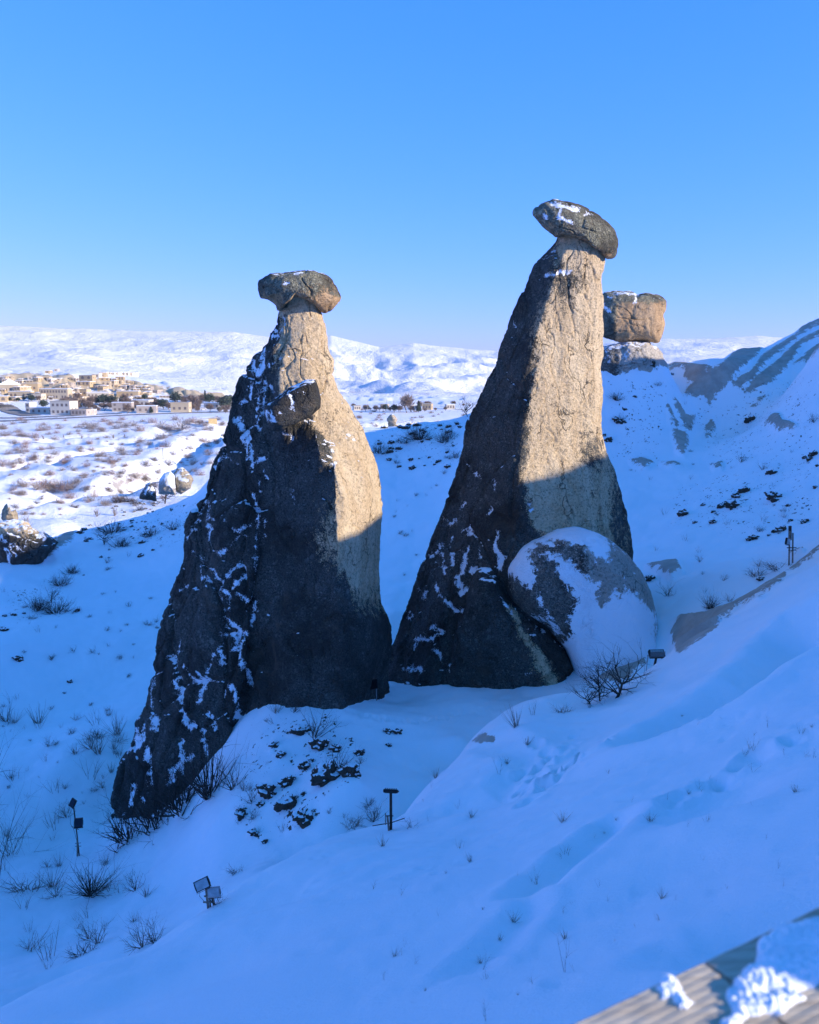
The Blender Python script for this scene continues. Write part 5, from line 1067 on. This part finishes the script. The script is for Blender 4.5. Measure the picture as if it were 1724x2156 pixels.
# foliage trees of the town
def leafy(seed, conic=False):
    rnd = np.random.default_rng(seed); n = 1100; d = rnd.normal(size=(n, 3)); d /= np.linalg.norm(d, axis=1)[:, None]; r = rnd.random(n)**.4
    lob = 1+.35*perlin(d[:, 0]*2+seed, d[:, 1]*2, d[:, 2]*2)*1.8
    if conic: z = rnd.random(n); P = np.stack([d[:, 0]*(1-z)*.30*r, d[:, 1]*(1-z)*.30*r, .12+z*.88], -1)
    else: P = d*(r*lob)[:, None]*np.array([.42, .42, .38])+np.array([0, 0, .60])
    V = []; F = []
    for i in range(n):
        a = rnd.normal(size=3); b = rnd.normal(size=3); s_ = rnd.uniform(.05, .09); k = len(V); V += [P[i]+a/np.linalg.norm(a)*s_, P[i]+b/np.linalg.norm(b)*s_, P[i]-a/np.linalg.norm(a)*s_*.8]; F.append((k, k+1, k+2))
    me = mesh_np('foliage', V, F, smooth=False); me.materials.append(M_PINE)
    t = MB().tube([(0, 0, -.1), (0, 0, .3), (.01, 0, .6)], [.03, .025, .01], 5).mesh('trunk'); t.materials.append(M_TRUNK); return t, me
LF = [leafy(1), leafy(2), leafy(3)]; LC = [leafy(4, True), leafy(5, True)]
def evergreen(px, py, hpx, label, group, conic=False, wide=1.0):
    h = hit(px, py, 400)
    if h is None: return
    tm, cm = random.choice(LC if conic else LF); H = hpx/FPX*h.length
    t = thing('evergreen_tree', label, 'tree', h, random.uniform(0, 6), group); t.scale = (H*wide, H*wide, H); link('trunk', tm, None, t); link('crown', cm, None, t)
k7 = lambda x, y: (x/6.55, 778.9+y/6.55); k8 = lambda x, y: (236.8+x/6.55, 778.9+y/6.55)
for kk, L_ in ((k7, [(1340,485,95,0),(1430,490,145,0),(1550,495,135,0),(1690,475,85,0),(600,535,110,0),(440,445,90,0),(330,430,50,0),(140,435,50,0),(5,230,60,0),(250,440,50,0)]), (k8, [(135,460,80,0),(440,430,90,0),(700,545,140,0),(630,515,105,0),(870,475,165,0),(1340,475,145,0),(1470,575,60,0),(1555,550,190,0),(1620,480,130,0)])):
    for (x, y, hp, _) in L_: evergreen(*kk(x, y), hp/6.55, 'round dark evergreen tree among the houses by the main road', 'round evergreens in the town', False, 1.15)
for (x, y, hp, lb) in [(1100,520,85,'dark conifer right of the tall white block')]: evergreen(*k7(x, y), hp/6.55, lb, None, True, 1.5)
for (x, y, hp, lb) in [(535,597,80,'dark conifer in front of the low stone house by the road'),(1280,445,150,'slim tall conifer near the left pillar')]: evergreen(*k8(x, y), hp/6.55, lb, None, True, 1.4 if hp < 100 else .8)
for (x, y, hp, c_) in [(1385,1392,60,0),(1460,1402,70,0),(1670,1402,95,1),(1230,1385,40,0),(1120,1380,40,0)]:
    a, b = cR([(x, y)])[0]; evergreen(a, b, hp/4.095, 'dark evergreen between the pillars on the valley floor', 'evergreens between the pillars', bool(c_))
for kk, L_ in ((k7, [(1040,525,135),(1150,505,110),(1220,515,90),(1430,560,110),(1500,545,90),(980,500,90),(760,560,50),(700,430,50),(540,430,60),(1640,560,110)]), (k8, [(40,505,90),(200,600,130),(330,560,90),(570,485,110),(780,565,120),(1000,485,110),(1130,505,150),(1180,525,120),(1080,525,90),(1430,455,100),(250,570,90),(880,570,60),(1300,520,70),(1560,600,60)])):
    for (x, y, hp) in L_: put_tree(*kk(x, y), hp/6.55, 'bare brown tree by the main road below the town', random.randrange(3), 'bare trees by the main road', 1.2, PT2, M_TWIG2, dmin=400)
for (x, y, hp) in [(1565,1405,165),(1500,1400,60),(1300,1395,60),(1210,1395,60),(1420,1400,50),(1610,1400,60)]:
    a, b = cR([(x, y)])[0]; put_tree(a, b, hp/4.095, 'bare tree on the valley floor between the pillars', random.randrange(3), 'bare valley trees between the pillars', 1.0, PT2, M_TWIG2, dmin=400)
random.seed(99)
for _ in range(75):
    a = random.uniform(130, 485); b = random.uniform(846, 869)
    put_tree(a, b, random.uniform(8, 19), 'bare brown tree by the main road below the town', random.randrange(3), 'bare trees by the main road', 1.3, PT2, M_TWIG2, dmin=400)
for _ in range(26):
    a = random.uniform(735, 990); b = random.uniform(856, 868)
    put_tree(a, b, random.uniform(5, 14), 'bare tree on the valley floor between the pillars', random.randrange(3), 'bare valley trees between the pillars', 1.2, PT2, M_TWIG2, dmin=400)
# shrubs of the plain, brown and leafless
M_BR = [simple('brown_twigs', (.27, .22, .19), var=.3, sc=2), simple('reddish_twigs', (.30, .21, .18), var=.3, sc=2), simple('grey_twigs', (.22, .19, .175), var=.3, sc=2)]
PR['plain'] = [fuzzy(60+i, 420, (.75, .75, .62), .22, .34, .013, .9) for i in range(5)]
PR['ptree'] = [shrub(70+i, 5, .5, .6, .03, 3, 4, .2, .1, .05) for i in range(2)]
plainb = [(305,900,60),(100,995,50),(140,1060,60),(620,1000,40),(240,950,50),(175,950,40),(335,930,30),(480,930,30),(700,910,50),(860,880,60),(965,905,60),(1110,890,70),(1260,890,90),(1210,830,50),(1330,850,60),(840,830,40),(410,890,40),(545,880,35),(600,890,50),(650,880,60),(1100,960,60),(1140,1015,60),(970,985,50),(1030,1000,40),(350,1030,40),(285,1035,40),(170,1020,40),(555,1055,40),(450,1130,60),(20,1145,60),(140,1130,50),(240,1110,60),(330,1120,40),(175,1170,40),(700,1080,60),(680,1110,40),(760,1120,50),(850,1070,60),(830,1045,50),(940,1070,40),(960,1050,40),(1010,1150,60),(1160,1140,60),(1060,1110,40),(1310,1030,40),(1190,1070,40),(1300,1090,50),(1400,980,50),(1440,1070,50),(1340,1130,50),(510,1180,40),(345,1210,50),(430,1180,30),(600,1150,40),(150,1285,70),(155,1345,50),(300,1300,80),(370,1300,80),(430,1310,80),(500,1300,70),(530,1270,60),(480,1370,60),(600,1310,40),(615,1390,60),(720,1210,40),(770,1205,40),(840,1200,40),(930,1230,50),(900,1250,40),(1090,1210,40),(1010,1250,50),(730,1420,60),(400,1400,50),(80,1340,40),(1380,1210,50),(20,940,40),(60,940,40),(130,940,35),(390,920,30),(540,910,30),(270,905,35),(1180,900,60),(1050,850,50),(1380,850,50),(1500,830,40),(920,870,50),(800,890,45),(460,1320,60),(340,1320,60),(260,1310,50),(230,1290,50)]
for (x, y, hp) in plainb:
    a, b = c1([(x, y)])[0]; put_shrub('plain', a, b, hp/3.276*.9, 'brown leafless thicket on the sunlit snowy plain', 'thickets on the sunlit plain', 1.25, random.choice(M_BR), 75)
for (x, y, hp) in [(300,970,45),(565,958,40),(780,955,55),(860,950,40),(1130,950,50),(240,960,35),(440,950,35),(665,1495,95),(190,1585,150),(790,1490,100)]:
    a, b = c1([(x, y)])[0]; put_shrub('ptree', a, b, hp/3.276, 'small pale bare fruit tree on the sunlit plain', 'fruit trees on the plain', 1.0, M_BR[2], 75, 'fruit_tree', 'tree')
for (x, y, hp, lb) in [(810,1400,75,'dark thicket left of the small dark rock cone'),(880,1395,60,'dark thicket just left of the ribbed rock cone'),(930,1410,50,'low dark thicket before the ribbed rock cone'),(510,1432,40,'small dark bush on the snow bank near the outcrop'),(250,1408,30,'tiny dark evergreen-like bush on the sunlit bank'),(960,1455,50,'dark bush on the crest slope below the rock cone')]:
    a, b = c1([(x, y)])[0]; put_shrub('dense', a, b, hp/3.276*.8, lb, None, 1.3, M_TWIG, 70)
random.seed(77)
for _ in range(190):
    a = random.uniform(0, 480); b = random.uniform(885, 1085)
    h = hit(a, b, 75)
    if h is None or h.y < 115: continue
    put_shrub('plain', a, b, random.uniform(3, 12), 'brown leafless thicket on the sunlit snowy plain', 'thickets on the sunlit plain', 1.3, random.choice(M_BR), 75)
for _ in range(40):
    a = random.uniform(730, 985); b = random.uniform(862, 900); h = hit(a, b, 120)
    if h is None or h.y < 120: continue
    put_shrub('plain', a, b, random.uniform(3, 8), 'brown leafless thicket in the sunlit gap between the pillars', 'thickets between the pillars', 1.4, random.choice(M_BR), 120)
# road, van, shed, poles
def road(name, P, width, mat, lift=.25):
    V = []; F = []; L_ = []
    for (a, b), (c, d) in zip(P[:-1], P[1:]):
        for i in range(12): L_.append((a+(c-a)*i/12, b+(d-b)*i/12))
    w_ = [hit(a, b, 400) for a, b in L_]; w_ = [p for p in w_ if p]
    for i, p in enumerate(w_):
        d = (w_[min(i+1, len(w_)-1)]-w_[max(i-1, 0)]); d.z = 0; d.normalize(); n = Vector((-d.y, d.x, 0)); zz = sum(q.z for q in w_[max(0, i-3):i+4])/len(w_[max(0, i-3):i+4])
        V += [(p.x+n.x*width/2, p.y+n.y*width/2, zz+lift), (p.x-n.x*width/2, p.y-n.y*width/2, zz+lift)]
    for i in range(len(w_)-1): F.append((2*i, 2*i+1, 2*i+3, 2*i+2))
    me = bpy.data.meshes.new(name); me.from_pydata(V, [], F); me.update(); o = link(name, me, mat); tag(o, kind='structure')
M_ROAD = simple('wet_asphalt', (.26, .25, .25), .7, var=.2, sc=.3); M_VERGE = simple('gravel_verge', (.24, .22, .20), .9, var=.3, sc=.5)
road('main_road', [(-60,889),(0,887),(92,883),(153,880),(263,874.5),(374,870),(484,867.5),(560,866)], 11, M_ROAD)
road('side_road', [(-30,881.5),(40,880.5),(110,877.5),(200,873),(263,871)], 7, M_ROAD, .5)
road('curved_road', [(-20,850),(6,854),(16,860),(24,866),(40,871),(70,876)], 16, M_VERGE, .4)
h = hit(429, 864.5, 400); t = thing('van', 'small white van on the main road near the left pillar', 'van', h+Vector((0, 0, .3)), R(3))
mb = MB(); mb.add([(-2.8,-1,.4),(2.8,-1,.4),(2.9,-1,1.2),(2.2,-1,1.4),(1.6,-1,2.3),(-2.8,-1,2.3),(-2.8,1,.4),(2.8,1,.4),(2.9,1,1.2),(2.2,1,1.4),(1.6,1,2.3),(-2.8,1,2.3)], [(0,1,2,3,4,5),(11,10,9,8,7,6),(0,6,7,1),(1,7,8,2),(2,8,9,3),(3,9,10,4),(4,10,11,5),(5,11,6,0)])
part('body', mb.mesh('body'), simple('white_van_paint', (.75, .75, .75), .3), t)
for x in (-1.6, -.2, 1.1): part('window', MB().box((x, -1.01, 1.8), (1.1, .04, .55)).mesh('window'), M_WIN, t)
for x in (-1.9, 1.9):
    for y in (-.95, .95): part('wheel', MB().tube([(x, y-.12, .4), (x, y+.12, .4)], .4, 12).mesh('wheel'), M_BLACK, t)
h = hit(448, 894, 150); k = h.length/FPX
t = thing('shed', 'yellow wooden shed with an open lean-to roof on the sunlit plain', 'shed', h, R(12))
part('wall', MB().box((0, k*5, k*4.5), (k*17, k*12, k*11)).mesh('wall'), simple('yellow_boards', (.58, .43, .20), var=.15, sc=2), t)
part('roof', MB().box((-k*12, k*5, k*10.2), (k*46, k*15, k*1.0), rotm(0, R(-7), 0)).mesh('roof'), M_TRIM, t)
for i in range(4): part('post', MB().box((-k*(13+7*i), 0, k*3.5), (k*.7, k*.7, k*9)).mesh('post'), M_TRUNK, t)
for (x, y, hp, lb) in [(1125,1105,75,'thin grey utility pole on the bank above the shaded ditch')]:
    a, b = c1([(x, y)])[0]; h = hit(a, b, 100); t = thing('utility_pole', lb, 'pole', h); H = hp/3.276/FPX*h.length
    part('pole', MB().tube([(0, 0, -.3), (0, 0, H)], [.16, .1], 6).mesh('pole'), M_TRUNK, t); part('crossarm', MB().box((0, 0, H*.93), (1.2, .1, .1)).mesh('crossarm'), M_TRUNK, t)
for (x, y, hp) in [(1395,1400,110),(1455,1400,100),(1600,1400,100),(1230,1390,90),(1700,1400,90),(1330,1400,70)]:
    a, b = cR([(x, y)])[0]; h = hit(a, b, 400); t = thing('utility_pole', 'white utility pole on the valley floor between the pillars', 'pole', h, 0, 'utility poles between the pillars'); H = hp/4.095/FPX*h.length
    part('pole', MB().tube([(0, 0, -.3), (0, 0, H)], [.22, .15], 6).mesh('pole'), M_TRIM, t); part('crossarm', MB().box((0, 0, H*.93), (2, .15, .15)).mesh('crossarm'), M_TRIM, t)

# ------------------------------------------------------------------ every repeat gets a label that says where it is
def ordw(n): return {1: 'first', 2: 'second', 3: 'third', 4: 'fourth', 5: 'fifth', 6: 'sixth', 7: 'seventh', 8: 'eighth', 9: 'ninth', 10: 'tenth', 11: 'eleventh', 12: 'twelfth'}.get(n, '%dth' % n if n % 10 not in (1, 2, 3) or n in (11, 12, 13) else '%d%s' % (n, {1: 'st', 2: 'nd', 3: 'rd'}[n % 10]))
byl = {}
for o in list(COL.objects):
    if o.parent is None and o.get('label'): byl.setdefault(o['label'], []).append(o)
for lb, L_ in byl.items():
    if len(L_) < 2: continue
    P = []
    for o in L_:
        q, s_, _ = proj(np.array(o.location)); P.append((float(s_), float(q), o))
    P.sort(key=lambda t: t[0]); nb = max(1, round(math.sqrt(len(P)/3.0))); per = math.ceil(len(P)/nb)
    base = ' '.join(lb.split()[:9])
    for b in range(nb):
        row = sorted(P[b*per:(b+1)*per], key=lambda t: t[1])
        for i, (_, _, o) in enumerate(row):
            o['label'] = base+((', '+ordw(b+1)+' band down') if nb > 1 else '')+', '+ordw(i+1)+' from left'

# ------------------------------------------------------------------ the air of the valley
hv = bpy.data.materials.new('valley_air'); hv.use_nodes = True; ht = hv.node_tree; ht.nodes.clear()
ho = ht.nodes.new('ShaderNodeOutputMaterial'); pv = ht.nodes.new('ShaderNodeVolumePrincipled'); pv.inputs['Density'].default_value = .00005; pv.inputs['Color'].default_value = (.80, .88, 1, 1); pv.inputs['Anisotropy'].default_value = .2
ht.links.new(pv.outputs[0], ho.inputs['Volume'])
zlo = float(GZ.min())-1; zhi = float(max(GZ.max(), 12))+4
tag(link('haze', MB().box((0, 0, (zlo+zhi)/2), (19000, 19000, zhi-zlo)).mesh('haze'), hv), kind='stuff')
